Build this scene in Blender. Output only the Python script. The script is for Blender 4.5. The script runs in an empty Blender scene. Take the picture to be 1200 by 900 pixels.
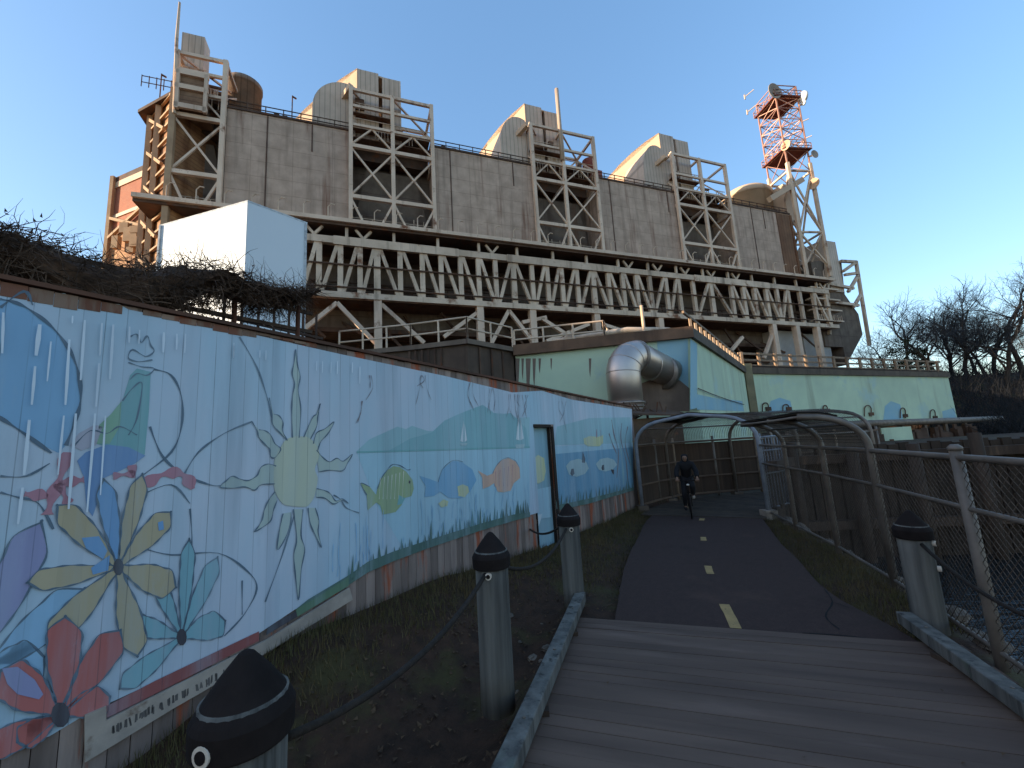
import bpy, math, random
from mathutils import Vector, Matrix
R = random.Random(7)
sc = bpy.context.scene
col = sc.collection
# ------------------------------------------------------------------ camera model (measured from the photograph)
H = 2.3; FP = 480.0; PIT = math.atan(73/480); ROL = math.atan(186/3145)
fw = Vector((0, math.cos(PIT), math.sin(PIT))); u0 = Vector((0, -math.sin(PIT), math.cos(PIT))); r0 = Vector((1, 0, 0))
rt = r0*math.cos(ROL) - u0*math.sin(ROL); up = u0*math.cos(ROL) + r0*math.sin(ROL)
CAM = Vector((0, 0, H))
def ray(x, y): return fw*FP + rt*(x-600) + up*(450-y)
def gnd(x, y, z=0.0):
    d = ray(x, y); return CAM + d*((z-H)/d.z)
def at(x, y, Y):
    d = ray(x, y); return CAM + d*(Y/d.y)
class Frame:
    """local axes of a long straight structure: X along it, Y behind its face, Z up"""
    def __init__(s, x, y, ang):
        s.O = Vector((x, y, 0)); s.a = math.radians(ang)
        s.X = Vector((math.cos(s.a), math.sin(s.a), 0)); s.Y = Vector((-math.sin(s.a), math.cos(s.a), 0))
    def hit(s, px, py, t=0.0):
        d = ray(px, py); p = CAM + d*((s.O + s.Y*t - CAM).dot(s.Y)/d.dot(s.Y)); q = p - s.O
        return Vector((q.dot(s.X), t, p.z))
    def w(s, p): return s.O + s.X*p[0] + s.Y*p[1] + Vector((0, 0, p[2]))
    def l(s, p):
        q = Vector(p) - s.O; return Vector((q.dot(s.X), q.dot(s.Y), q.z))
WORLD = Frame(0, 0, 0)
FR = {}
# ------------------------------------------------------------------ objects
def tag(o, label=None, cat=None, group=None, kind=None):
    if label: o['label'] = label
    if cat: o['category'] = cat
    if group: o['group'] = group
    if kind: o['kind'] = kind
    return o
def thing(name, label, cat, frame=None, loc=None, group=None):
    o = bpy.data.objects.new(name, None); col.objects.link(o); o.empty_display_size = .3
    if frame is None: frame = Frame(loc[0], loc[1], 0); frame.O.z = loc[2] if len(loc) > 2 else 0
    o.location = frame.O; o.rotation_euler = (0, 0, frame.a)
    FR[o.name] = frame
    return tag(o, label, cat, group)
def smooth(a, b, x):
    t = max(0., min(1., (x-a)/(b-a))); return t*t*(3-2*t)
def catmull(pts, n=6, closed=False):
    P = [Vector(p) for p in pts]; out = []; N = len(P)
    rng = range(N) if closed else range(N-1)
    for i in rng:
        if closed: a, b, c, d = P[(i-1) % N], P[i], P[(i+1) % N], P[(i+2) % N]
        else: a, b, c, d = P[max(i-1, 0)], P[i], P[i+1], P[min(i+2, N-1)]
        for k in range(n):
            t = k/n
            out.append(.5*((2*b) + (c-a)*t + (2*a-5*b+4*c-d)*t*t + (3*b-a-3*c+d)*t**3))
    if not closed: out.append(P[-1])
    return out
class MB:
    def __init__(s): s.v = []; s.f = []; s.r = []
    def add(s, vs, fs, rnd=None):
        if rnd is None: rnd = R.random()
        k = len(s.v); s.v += [tuple(v) for v in vs]
        for f in fs: s.f.append(tuple(i+k for i in f)); s.r.append(rnd)
    def hexa(s, p, rnd=None):
        s.add(p, [(0, 3, 2, 1), (4, 5, 6, 7), (0, 1, 5, 4), (1, 2, 6, 5), (2, 3, 7, 6), (3, 0, 4, 7)], rnd)
    def box(s, x0, x1, y0, y1, z0, z1, rnd=None):
        s.hexa([(x0, y0, z0), (x1, y0, z0), (x1, y1, z0), (x0, y1, z0), (x0, y0, z1), (x1, y0, z1), (x1, y1, z1), (x0, y1, z1)], rnd)
    def beam(s, a, b, w, h=None, rnd=None):
        a = Vector(a); b = Vector(b); h = w if h is None else h
        d = (b-a).normalized(); ref = Vector((0, 0, 1)) if abs(d.z) < .9 else Vector((0, 1, 0))
        x = d.cross(ref).normalized(); y = x.cross(d)
        P = []
        for c in (a, b):
            for i, j in ((-1, -1), (1, -1), (1, 1), (-1, 1)): P.append(c + x*(i*w/2) + y*(j*h/2))
        s.hexa(P, rnd)
    def tube(s, pts, r, n=8, rnd=None, cap=True):
        pts = [Vector(p) for p in pts]; N = len(pts)
        rs = r if isinstance(r, (list, tuple)) else [r]*N
        d0 = (pts[1]-pts[0]).normalized(); ref = Vector((0, 0, 1)) if abs(d0.z) < .9 else Vector((0, 1, 0))
        x = d0.cross(ref).normalized(); V = []; Fc = []
        for i, p in enumerate(pts):
            d = (pts[min(i+1, N-1)]-pts[max(i-1, 0)])
            d = d.normalized() if d.length > 1e-9 else d0
            x = (x - d*x.dot(d)); x = x.normalized() if x.length > 1e-6 else d.orthogonal().normalized()
            y = d.cross(x)
            for k in range(n):
                a = 2*math.pi*k/n; V.append(p + x*(math.cos(a)*rs[i]) + y*(math.sin(a)*rs[i]))
        for i in range(N-1):
            for k in range(n):
                Fc.append((i*n+k, i*n+(k+1) % n, (i+1)*n+(k+1) % n, (i+1)*n+k))
        if cap: Fc += [tuple(range(n-1, -1, -1)), tuple((N-1)*n+k for k in range(n))]
        s.add(V, Fc, rnd)
    def poly(s, pts, rnd=None): s.add(pts, [tuple(range(len(pts)))], rnd)
    def slab(s, pts, off, rnd=None):
        n = len(pts); P = [Vector(p) for p in pts]; Q = [p + Vector(off) for p in P]
        s.add(P+Q, [tuple(range(n)), tuple(range(2*n-1, n-1, -1))] + [(i, i+n, (i+1) % n+n, (i+1) % n) for i in range(n)], rnd)
    def lathe(s, prof, c, n=20, rnd=None):
        V = []; Fc = []
        for r, z in prof:
            for k in range(n):
                a = 2*math.pi*k/n; V.append((c[0]+r*math.cos(a), c[1]+r*math.sin(a), c[2]+z))
        for i in range(len(prof)-1):
            for k in range(n): Fc.append((i*n+k, i*n+(k+1) % n, (i+1)*n+(k+1) % n, (i+1)*n+k))
        Fc += [tuple(range(n-1, -1, -1)), tuple((len(prof)-1)*n+k for k in range(n))]
        s.add(V, Fc, rnd)
    def build(s, name, mat, parent=None, smooth_=False, world=False, bevel=0):
        me = bpy.data.meshes.new(name)
        vs = s.v
        if world and parent is not None:
            root = parent
            while root.parent: root = root.parent
            fr = FR[root.name]; vs = [tuple(fr.l(v)) if False else tuple(Vector((fr.l(v).x, fr.l(v).y, v[2]-fr.O.z))) for v in vs]
        me.from_pydata(vs, [], s.f); me.update()
        at_ = me.attributes.new('rnd', 'FLOAT', 'FACE')
        at_.data.foreach_set('value', s.r)
        if smooth_: me.polygons.foreach_set('use_smooth', [True]*len(me.polygons))
        o = bpy.data.objects.new(name, me); col.objects.link(o)
        if mat: me.materials.append(mat)
        if parent: o.parent = parent
        if bevel:
            m = o.modifiers.new('bevel', 'BEVEL'); m.width = bevel; m.segments = 2; m.limit_method = 'ANGLE'
        return o
class Each:
    """every shape added becomes an object of its own"""
    def __init__(s, name, mat, parent=None, world=False, smooth_=False): s.a = (name, mat, parent); s.w = world; s.sm = smooth_
    def __getattr__(s, k):
        def f(*a, **kw):
            q = MB(); getattr(q, k)(*a, **kw); return q.build(*s.a, smooth_=s.sm, world=s.w)
        return f
# ------------------------------------------------------------------ materials
def srgb(r, g, b):
    f = lambda c: ((c/255+.055)/1.055)**2.4 if c > 10 else c/255/12.92
    return (f(r), f(g), f(b), 1)
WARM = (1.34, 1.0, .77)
def rgba_(c): return tuple(c) if len(c) == 4 else (*c, 1)
def mk(name, c1, c2=None, scale=3.0, rough=.85, bump=.15, bscale=None, stretch=(1, 1, 1), metal=0.0, rnd=0.0, spots=None, streak=None,
       grid=None, seams=None, wear=None, contrast=(.35, .65), spec=.3, ribs=None, warm=None):
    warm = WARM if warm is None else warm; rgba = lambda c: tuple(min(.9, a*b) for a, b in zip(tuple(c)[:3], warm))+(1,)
    m = bpy.data.materials.new(name); m.use_nodes = True; nt = m.node_tree; N = nt.nodes; L = nt.links
    B = N['Principled BSDF']; B.inputs['Roughness'].default_value = rough; B.inputs['Metallic'].default_value = metal
    B.inputs['Specular IOR Level'].default_value = spec
    tc = N.new('ShaderNodeTexCoord'); OBJ = tc.outputs['Object']
    def noise(sc_, st=(1, 1, 1), det=6, ro=.6):
        mp = N.new('ShaderNodeMapping'); mp.inputs['Scale'].default_value = st; L.new(OBJ, mp.inputs['Vector'])
        n = N.new('ShaderNodeTexNoise'); n.inputs['Scale'].default_value = sc_; n.inputs['Detail'].default_value = det
        n.inputs['Roughness'].default_value = ro; L.new(mp.outputs[0], n.inputs['Vector']); return n.outputs['Fac']
    def ramp(src, a, b):
        r = N.new('ShaderNodeMapRange'); r.inputs['From Min'].default_value = a; r.inputs['From Max'].default_value = b
        r.clamp = True; L.new(src, r.inputs['Value']); return r.outputs[0]
    def mix(f, a, b, mode='MIX'):
        x = N.new('ShaderNodeMix'); x.data_type = 'RGBA'; x.blend_type = mode
        for s_, val in ((0, f), (6, a), (7, b)):
            if hasattr(val, 'is_linked') or hasattr(val, 'links'): L.new(val, x.inputs[s_])
            else: x.inputs[s_].default_value = val
        return x.outputs[2]
    def math_(op, a, b=None):
        x = N.new('ShaderNodeMath'); x.operation = op
        for i, val in enumerate((a, b)):
            if val is None: continue
            if hasattr(val, 'links'): L.new(val, x.inputs[i])
            else: x.inputs[i].default_value = val
        return x.outputs[0]
    c1 = rgba(c1); c2 = rgba(c2) if c2 else tuple(x*.6 for x in c1[:3])+(1,)
    c = mix(ramp(noise(scale, stretch), *contrast), c1, c2)
    big = ramp(noise(scale*.17, stretch, 3), .3, .7)
    c = mix(math_('MULTIPLY', big, .5), c, mix(1.0, c, (.62, .62, .64, 1), 'MULTIPLY'))
    if rnd:
        a = N.new('ShaderNodeAttribute'); a.attribute_name = 'rnd'
        c = mix(math_('MULTIPLY', a.outputs['Fac'], rnd), c, mix(1.0, c, (.35, .33, .32, 1), 'MULTIPLY'))
    if ribs:      # corrugation: (axis, pitch)
        sx = N.new('ShaderNodeSeparateXYZ'); L.new(OBJ, sx.inputs[0])
        fr = math_('FRACT', math_('DIVIDE', sx.outputs[ribs[0]], ribs[1]))
        c = mix(math_('LESS_THAN', fr, .16), c, mix(1.0, c, (.66, .66, .66, 1), 'MULTIPLY'))
    if grid:      # joints: (col w, row h, dark colour)
        sx = N.new('ShaderNodeSeparateXYZ'); L.new(OBJ, sx.inputs[0]); cx = N.new('ShaderNodeCombineXYZ')
        L.new(sx.outputs[0], cx.inputs[0]); L.new(sx.outputs[2], cx.inputs[1])
        b = N.new('ShaderNodeTexBrick'); b.offset = grid[4] if len(grid) > 4 else 0; L.new(cx.outputs[0], b.inputs['Vector'])
        b.inputs['Scale'].default_value = 1; b.inputs['Brick Width'].default_value = grid[0]; b.inputs['Row Height'].default_value = grid[1]
        b.inputs['Mortar Size'].default_value = grid[3] if len(grid) > 3 else .03
        b.inputs['Color1'].default_value = (0, 0, 0, 1); b.inputs['Color2'].default_value = (.25, .25, .25, 1); b.inputs['Mortar'].default_value = (1, 1, 1, 1)
        c = mix(math_('MULTIPLY', ramp(b.outputs['Color'], .0, 1.0), ramp(noise(.7), .2, .6)), c, rgba(grid[2]))
    if streak:    # list of (colour, scale, lo, hi, amount): run-down stains
        for q in streak:
            f = ramp(noise(q[1], (1, 1, .07), 5), q[2], q[3]); c = mix(math_('MULTIPLY', f, q[4]), c, rgba(q[0]))
    if spots:
        for q in spots:
            f = ramp(noise(q[1], q[4] if len(q) > 4 else (1, 1, 1), 8, .65), q[2], q[3]); c = mix(f, c, rgba(q[0]))
    if seams:     # plank seams along local X: (pitch, amount)
        sx = N.new('ShaderNodeSeparateXYZ'); L.new(OBJ, sx.inputs[0])
        q = math_('DIVIDE', sx.outputs[0], seams[0]); fr = math_('FRACT', q)
        ln = math_('MULTIPLY', math_('LESS_THAN', fr, .045), ramp(noise(2.2, (1, 1, .25), 4), .38, .62))
        wn = N.new('ShaderNodeTexWhiteNoise'); wn.noise_dimensions = '1D'; L.new(math_('FLOOR', q), wn.inputs['W'])
        c = mix(math_('MULTIPLY', wn.outputs['Value'], .16), c, mix(1.0, c, (.5, .55, .6, 1), 'MULTIPLY'))
        c = mix(math_('MULTIPLY', ln, seams[1]), c, (.05, .06, .07, 1))
    if wear:
        f = ramp(noise(wear[1], (1, 1, .22), 10, .75), wear[2], wear[3]); c = mix(math_('MULTIPLY', f, .8), c, rgba(wear[0]))
    L.new(c, B.inputs['Base Color'])
    if bump:
        b = N.new('ShaderNodeBump'); b.inputs['Strength'].default_value = bump; b.inputs['Distance'].default_value = .02
        L.new(noise(bscale or scale*4, stretch), b.inputs['Height']); L.new(b.outputs[0], B.inputs['Normal'])
    return m
RUST = (.11, .05, .025)
M = {}
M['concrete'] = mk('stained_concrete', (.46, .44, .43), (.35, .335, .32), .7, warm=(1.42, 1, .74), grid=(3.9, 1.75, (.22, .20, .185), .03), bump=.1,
                   streak=[((.10, .085, .07), .9, .52, .72, .6), (RUST, .6, .555, .68, .85), ((.40, .39, .36), 1.4, .6, .75, .5)])
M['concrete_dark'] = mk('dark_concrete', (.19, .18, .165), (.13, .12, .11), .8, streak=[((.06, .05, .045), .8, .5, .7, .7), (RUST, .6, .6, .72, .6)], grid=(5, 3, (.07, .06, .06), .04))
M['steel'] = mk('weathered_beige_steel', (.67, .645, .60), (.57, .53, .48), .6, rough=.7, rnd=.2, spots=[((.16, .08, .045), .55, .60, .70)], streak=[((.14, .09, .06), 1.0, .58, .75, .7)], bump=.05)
M['steel_grey'] = mk('grey_beige_steel', (.64, .625, .58), (.50, .475, .42), .5, rough=.7, rnd=.25, spots=[((.16, .085, .05), .45, .57, .68)], streak=[((.10, .08, .07), 1.0, .55, .72, .7)], bump=.05)
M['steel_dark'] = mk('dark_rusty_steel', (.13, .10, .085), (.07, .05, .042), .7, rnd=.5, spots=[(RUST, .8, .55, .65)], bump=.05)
M['pipework'] = mk('rusty_pipework', (.24, .18, .145), (.13, .09, .07), .9, rnd=.6, spots=[(RUST, .8, .55, .65)], bump=.05)
M['rust'] = mk('rusty_steel', (.20, .09, .05), (.10, .05, .035), .8, rnd=.5, bump=.05)
M['hood'] = mk('cream_cladding', (.52, .47, .39), (.45, .40, .33), .5, rough=.6, bump=.03, streak=[((.25, .20, .15), .8, .58, .75, .6)])
M['hood_grey'] = mk('grey_ribbed_cladding', (.52, .505, .48), (.43, .415, .39), .5, rough=.6, bump=.03, ribs=(0, .55), streak=[((.2, .17, .14), .8, .55, .72, .6)])
M['white'] = mk('white_metal_cladding', (.78, .78, .78), (.74, .745, .75), .12, rough=.5, bump=0, warm=(1, 1, 1))
M['brick'] = mk('red_brick_cladding', (.32, .13, .085), (.25, .10, .07), .8, grid=(.5, .16, (.3, .2, .16), .012, .5), bump=.05)
M['orange'] = mk('tan_corrugated_panel', (.42, .29, .17), (.28, .17, .10), .9, ribs=(2, .45), rnd=.3, streak=[(RUST, .8, .5, .66, .8)])
M['dkwood'] = mk('dark_weathered_wood', (.085, .065, .052), (.045, .035, .03), 4, stretch=(1, 1, .1), rnd=.5, spots=[((.14, .10, .075), 1.6, .58, .7, (1, 1, .15))])
M['plank'] = mk('bare_grey_fence_plank', (.37, .335, .32), (.22, .195, .185), 5, stretch=(1, 1, .1), rnd=.8, bump=.5, warm=(1.3, 1, .84),
                spots=[((.30, .10, .055), 1.3, .545, .61, (2.2, 1, .25)), ((.10, .09, .085), 1.7, .58, .68, (3, 1, .12)), ((.36, .33, .31), 2.0, .62, .7, (3, 1, .2))])
M['post'] = mk('weathered_grey_timber', (.22, .205, .185), (.10, .092, .085), 7, stretch=(1, 1, .06), bump=.5, rnd=.2, warm=(1.08, 1, .92),
               spots=[((.045, .04, .036), 3, .55, .64, (2.5, 2.5, .08)), ((.10, .12, .09), 2, .6, .72)])
M['cap'] = mk('black_rubber_cap', (.017, .016, .018), (.010, .0095, .0105), 6, rough=.85, bump=.15, spec=.15, warm=(1.5, 1, .75))
M['pvc'] = mk('white_plastic', (.72, .72, .72), (.6, .6, .6), 8, rough=.4, bump=0)
M['rope'] = mk('dark_rope', (.035, .03, .027), (.02, .017, .015), 30, bump=.5)
M['deck'] = mk('weathered_deck_board', (.140, .128, .120), (.092, .084, .080), 3, stretch=(.12, 1, 1), rnd=.3, bump=.5, bscale=9, spots=[((.15, .14, .14), 1.2, .58, .72, (.15, 1, 1))], warm=(1.55, 1.0, .74))
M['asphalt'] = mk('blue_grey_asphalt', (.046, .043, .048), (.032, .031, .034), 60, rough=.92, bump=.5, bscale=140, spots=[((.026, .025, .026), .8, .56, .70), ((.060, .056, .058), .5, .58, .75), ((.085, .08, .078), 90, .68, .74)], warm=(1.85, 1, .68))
M['ypaint'] = mk('worn_yellow_paint', (.42, .33, .16), (.30, .24, .13), 6, spots=[((.05, .05, .055), 9, .62, .68)], bump=.1)
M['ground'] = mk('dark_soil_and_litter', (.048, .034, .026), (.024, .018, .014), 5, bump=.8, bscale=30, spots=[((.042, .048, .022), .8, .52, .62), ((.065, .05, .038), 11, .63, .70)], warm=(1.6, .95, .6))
M['grass'] = mk('winter_grass', (.085, .092, .038), (.125, .105, .055), 1.5, rnd=.5, bump=0, rough=.7)
M['litter'] = mk('dead_leaves', (.13, .09, .055), (.06, .042, .03), 3, rnd=.5, bump=0)
M['rock'] = mk('river_rock', (.20, .19, .18), (.10, .095, .09), 3, bump=.5, rnd=.5)
M['galv'] = mk('galvanised_tube', (.21, .21, .21), (.14, .14, .14), 3, rough=.55, metal=.35, bump=.05, rnd=.2)
M['bluegalv'] = mk('blue_painted_tube', (.20, .26, .36), (.14, .18, .25), 4, rough=.5, bump=.05)
M['wire'] = mk('dull_fence_wire', (.10, .095, .09), (.05, .045, .04), 6, rough=.7, bump=0)
M['canopy'] = mk('black_canopy_cloth', (.020, .020, .021), (.012, .012, .013), 3, rough=.9, bump=.2)
M['slat'] = mk('brown_privacy_slat', (.085, .062, .048), (.055, .042, .034), 1.5, stretch=(1, 1, .1), rnd=.4, bump=.1)
M['duct'] = mk('bare_aluminium_duct', (.50, .54, .60), (.44, .48, .54), 1.2, rough=.42, metal=.85, bump=.03, streak=[((.4, .4, .42), 1.2, .55, .7, .6)])
M['green'] = mk('sea_green_wall_paint', (.46, .70, .62), (.42, .64, .58), .8, bump=.06, streak=[((.24, .32, .29), .9, .55, .74, .7)], spots=[((.34, .56, .62), .35, .56, .66)])
M['bluewall'] = mk('sky_blue_wall_paint', (.22, .48, .74), (.27, .52, .70), .8, bump=.06, streak=[((.2, .3, .36), .9, .56, .74, .5)])
M['barewall'] = mk('bare_stained_render', (.21, .19, .18), (.15, .135, .13), 1.2, streak=[((.09, .08, .075), 1.1, .5, .7, .8)])
M['parapet'] = mk('rust_brown_parapet', (.17, .12, .09), (.10, .075, .06), 1.2, streak=[((.05, .035, .03), 1.2, .5, .7, .8)])
M['parapet_grey'] = mk('dark_grey_parapet', (.12, .112, .10), (.08, .075, .07), 1.2, streak=[((.04, .035, .03), 1.2, .5, .7, .8)])
M['railwood'] = mk('weathered_rail_timber', (.30, .265, .22), (.20, .175, .145), 3, rnd=.4, bump=.1)
M['bluesheet'] = mk('pale_blue_sheet', (.42, .50, .56), (.36, .43, .50), .8, ribs=(0, .3), bump=0)
M['bark'] = mk('grey_brown_bark', (.06, .055, .052), (.038, .034, .032), 4, stretch=(1, 1, .2), bump=.3, rnd=.3)
M['twig'] = mk('grey_brown_twigs', (.075, .07, .072), (.05, .047, .048), 2, warm=(1, 1, 1), bump=0, rnd=.5)
M['brush'] = mk('dead_brush', (.026, .025, .026), (.017, .016, .017), 2, bump=0, rnd=.6, warm=(1, 1, 1))
M['vine'] = mk('dead_brown_vine', (.13, .095, .072), (.05, .036, .028), 2, bump=0, rnd=.6)
M['vinemass'] = mk('dead_vine_mat', (.105, .068, .048), (.035, .025, .018), 6, bump=1.0, bscale=14)
M['leaf'] = mk('dark_evergreen_leaf', (.030, .045, .018), (.018, .028, .012), 2, bump=0, rnd=.5, rough=.6)
M['redpaint'] = mk('faded_red_steel', (.38, .26, .25), (.32, .21, .20), 2, rnd=.2, bump=0)
M['whitepaint'] = mk('white_tower_steel', (.5, .5, .5), (.42, .42, .42), 2, rnd=.2, bump=0)
M['dish'] = mk('grey_dish', (.34, .36, .38), (.28, .30, .32), 1, bump=0)
M['void'] = mk('dark_brown_interior', (.055, .042, .036), (.03, .024, .02), .6, bump=0, spots=[((.11, .06, .04), .5, .6, .7)])  # near-black brown with a few redder patches
M['tan'] = mk('tan_timber_wale', (.19, .155, .115), (.13, .105, .08), 2, stretch=(.2, 1, 1), bump=.2)
M['bulk'] = mk('brown_timber_bulkhead', (.075, .058, .046), (.04, .032, .026), 2, stretch=(1, 1, .15), rnd=.5, bump=.3, streak=[((.03, .025, .02), 1, .5, .7, .7)])
M['jacket'] = mk('black_jacket_cloth', (.012, .012, .016), (.008, .008, .010), 8, bump=.2)
M['trouser'] = mk('dark_trouser_cloth', (.018, .018, .024), (.012, .012, .016), 8, bump=.2)
M['skin'] = mk('skin', (.22, .15, .12), (.2, .13, .10), 8, bump=0, rough=.6)
M['shoe'] = mk('pale_shoe', (.35, .34, .33), (.25, .24, .23), 8, bump=0)
def paint(name, c, wearcol=(.42, .46, .50), w=(.56, .80), c2=None):
    c2 = c2 if c2 else tuple(x*.85 for x in c)
    return mk(name, c, c2, .8, rough=.75, bump=.12, bscale=9, stretch=(1, 1, .35), seams=(.145, .55), wear=(wearcol, 2.2, *w), streak=[((.44, .50, .54), 3.2, .46, .76, .5), ((.14, .17, .20), 2.3, .54, .8, .42)], spec=.25, warm=(1, 1, 1))
# ------------------------------------------------------------------ setting
CL = catmull([(-2.2, -8, 0), (-.35, -3, 0), (1.0, 1.0, 0), (1.9, 3.6, 0), (2.48, 5.27, 0), (3.2, 7.49, 0), (4.07, 9.62, 0), (5.05, 11.85, 0), (6.3, 13.6, 0), (8.5, 14.85, 0), (11.5, 15.6, 0), (16, 16.8, 0), (22, 18.5, 0)], 8)
def clinfo(x, y):
    best = (1e9, 0, 0)
    for i in range(len(CL)-1):
        a, b = CL[i], CL[i+1]; dx, dy = b.x-a.x, b.y-a.y; L2 = dx*dx+dy*dy
        t = max(0, min(1, ((x-a.x)*dx+(y-a.y)*dy)/L2)); qx, qy = a.x+dx*t, a.y+dy*t
        d2 = (x-qx)**2+(y-qy)**2
        if d2 < best[0]: best = (d2, math.copysign(math.sqrt(d2), dx*(y-a.y)-dy*(x-a.x)), i+t)
    return -best[1], best[2]          # + = right of the path
def clpt(u, off):
    i = max(0, min(len(CL)-2, int(u))); a, b = CL[i], CL[i+1]; t = u-i
    d = (b-a).normalized(); dp = (a-CL[max(i-1, 0)]) if i else b-a; dn_ = (CL[min(i+2, len(CL)-1)]-b) if i < len(CL)-2 else b-a
    d0 = (d+dp.normalized()).normalized(); d1 = (d+dn_.normalized()).normalized(); d = d0.lerp(d1, t).normalized()
    p = a.lerp(b, t); return Vector((p.x+d.y*off, p.y-d.x*off, 0))
def u_at(x, y): return clinfo(x, y)[1]
MF = Frame(3.85, 14.07, math.degrees(math.atan2(.811, .585)))     # mural fence
FENCE = [(2.75, .0), (3.7, 2.35), (4.44, 4.24), (5.24, 6.2), (5.85, 8.0), (6.35, 9.9), (6.85, 11.75)]
BULK = [(6.85, 11.75), (8.5, 13.3), (14, 12.75), (30, 10.6), (60, 7)]
BANKSIDE = None
def side(poly, x, y):
    best = (1e9, 0)
    for a, b in zip(poly[:-1], poly[1:]):
        dx, dy = b[0]-a[0], b[1]-a[1]; t = max(0, min(1, ((x-a[0])*dx+(y-a[1])*dy)/(dx*dx+dy*dy)))
        qx, qy = a[0]+dx*t, a[1]+dy*t; d2 = (x-qx)**2+(y-qy)**2
        if d2 < best[0]: best = (d2, math.copysign(math.sqrt(d2), dy*(x-a[0])-dx*(y-a[1])))
    return best[1]
def dist(poly, x, y): return abs(side(poly, x, y))
SHORE = [(-3, -14)]+FENCE[:-1]+BULK+[(120, 0), (400, -40), (900, -80)]
def n2(x, y): return math.sin(x*1.7+1.3*math.sin(y*1.1))*math.cos(y*1.9+math.sin(x*.8)) 
def height(x, y):
    m = MF.l((x, y, 0)); sd = side(SHORE, x, y)
    if sd > 0:                                            # river side
        h = -2.9*smooth(.1, 1.7, dist(SHORE[:len(FENCE)+1], x, y))-.04
        return h + .05*n2(x*2, y*2)
    if m.y > .3 and m.x < 1:
        return .25 + .8*smooth(.3, 6, m.y)
    d, u = clinfo(x, y)
    h = -.09
    base = .26*smooth(-5, -10, m.x) + .05 - .62*smooth(-10.9, -13.2, m.x)
    t = -m.y                                              # distance in front of the mural fence
    near = smooth(8.5, 6.5, y)
    if d < -1.5:
        lat = smooth(-1.9, -2.5, d); h = -.09+.075*smooth(-1.5, -1.95, d)
        dip = -.42*near*lat
        w = smooth(2.6, .2, t)*smooth(-1.65, -2.4, d) if m.x < .6 else 0
        h = (h+dip)*(1-w) + base*w
        h += .04*n2(x*1.5, y*1.5)*smooth(-1.6, -2.2, d)
    elif d > 1.5:
        h = -.09+.075*smooth(1.6, 2.1, d)+.03*n2(x*2, y*2)*smooth(1.7, 2.2, d)
    if y > 36 and x > 46: h += 9*smooth(41, 62, y)*smooth(47, 56, x) 
    if x > 9 and y > 13 and y < 41: h += .9*smooth(15, 20, x)
    return h
def coords(lo, hi, step, far):
    c = [lo + i*step for i in range(int((hi-lo)/step)+1)]; s = step; a, b = lo, c[-1]
    while b < far: s *= 1.28; b += s; c.append(b)
    s = step
    while a > -far: s *= 1.28; a -= s; c.insert(0, a)
    return c
xs = coords(-6, 12, .3, 1500); ys = coords(-2, 18, .3, 1500)
g = MB(); vs = [(x, y, height(x, y)) for y in ys for x in xs]; nx = len(xs)
g.add(vs, [(j*nx+i, j*nx+i+1, (j+1)*nx+i+1, (j+1)*nx+i) for j in range(len(ys)-1) for i in range(nx-1)], .3)
tag(g.build('ground', M['ground'], smooth_=True), kind='structure')
# river
wm = bpy.data.materials.new('river_water'); wm.use_nodes = True; nt = wm.node_tree; B = nt.nodes['Principled BSDF']
B.inputs['Base Color'].default_value = (.018, .020, .020, 1); B.inputs['Roughness'].default_value = .16; B.inputs['IOR'].default_value = 1.33
tc = nt.nodes.new('ShaderNodeTexCoord'); mp = nt.nodes.new('ShaderNodeMapping'); mp.inputs['Scale'].default_value = (1, 2.2, 1); mp.inputs['Rotation'].default_value = (0, 0, .2)
n1 = nt.nodes.new('ShaderNodeTexNoise'); n1.inputs['Scale'].default_value = 2.2; n1.inputs['Detail'].default_value = 4
bp = nt.nodes.new('ShaderNodeBump'); bp.inputs['Strength'].default_value = .8; bp.inputs['Distance'].default_value = .12
nt.links.new(tc.outputs['Object'], mp.inputs[0]); nt.links.new(mp.outputs[0], n1.inputs['Vector']); nt.links.new(n1.outputs['Fac'], bp.inputs['Height']); nt.links.new(bp.outputs[0], B.inputs['Normal'])
w = MB(); w.poly([(-3, -1500, -1.6), (1500, -1500, -1.6), (1500, 60, -1.6), (-3, 60, -1.6)])
tag(w.build('river', wm), kind='structure')
# asphalt path
u0_, u1_ = u_at(2.4, 5.15), u_at(5.25, 12.1)
a = MB(); rows = []
NU = 44
for i in range(NU+1):
    u = u0_+(u1_-u0_)*i/NU; k = 1-i/NU
    fl = .25*smooth(.78, 1, k); rows.append((clpt(u, -1.40-R.uniform(0, .014)), clpt(u, 1.47+fl+.025*math.sin(u*.6+1)+R.uniform(0, .012))))
V = []
for l, r in rows: V += [(l.x, l.y, .008), (r.x, r.y, .008)]
for l, r in rows: V += [(l.x, l.y, -.16), (r.x, r.y, -.16)]
n = len(rows)*2
F_ = [(2*i, 2*i+1, 2*i+3, 2*i+2) for i in range(NU)] + [(n+2*i, 2*i, 2*i+2, n+2*i+2) for i in range(NU)] + [(2*i+1, n+2*i+1, n+2*i+3, 2*i+3) for i in range(NU)] + [(0, n, n+1, 1)]
a.add(V, F_, .5)
path = tag(a.build('asphalt_path', M['asphalt']), kind='structure')
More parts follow.
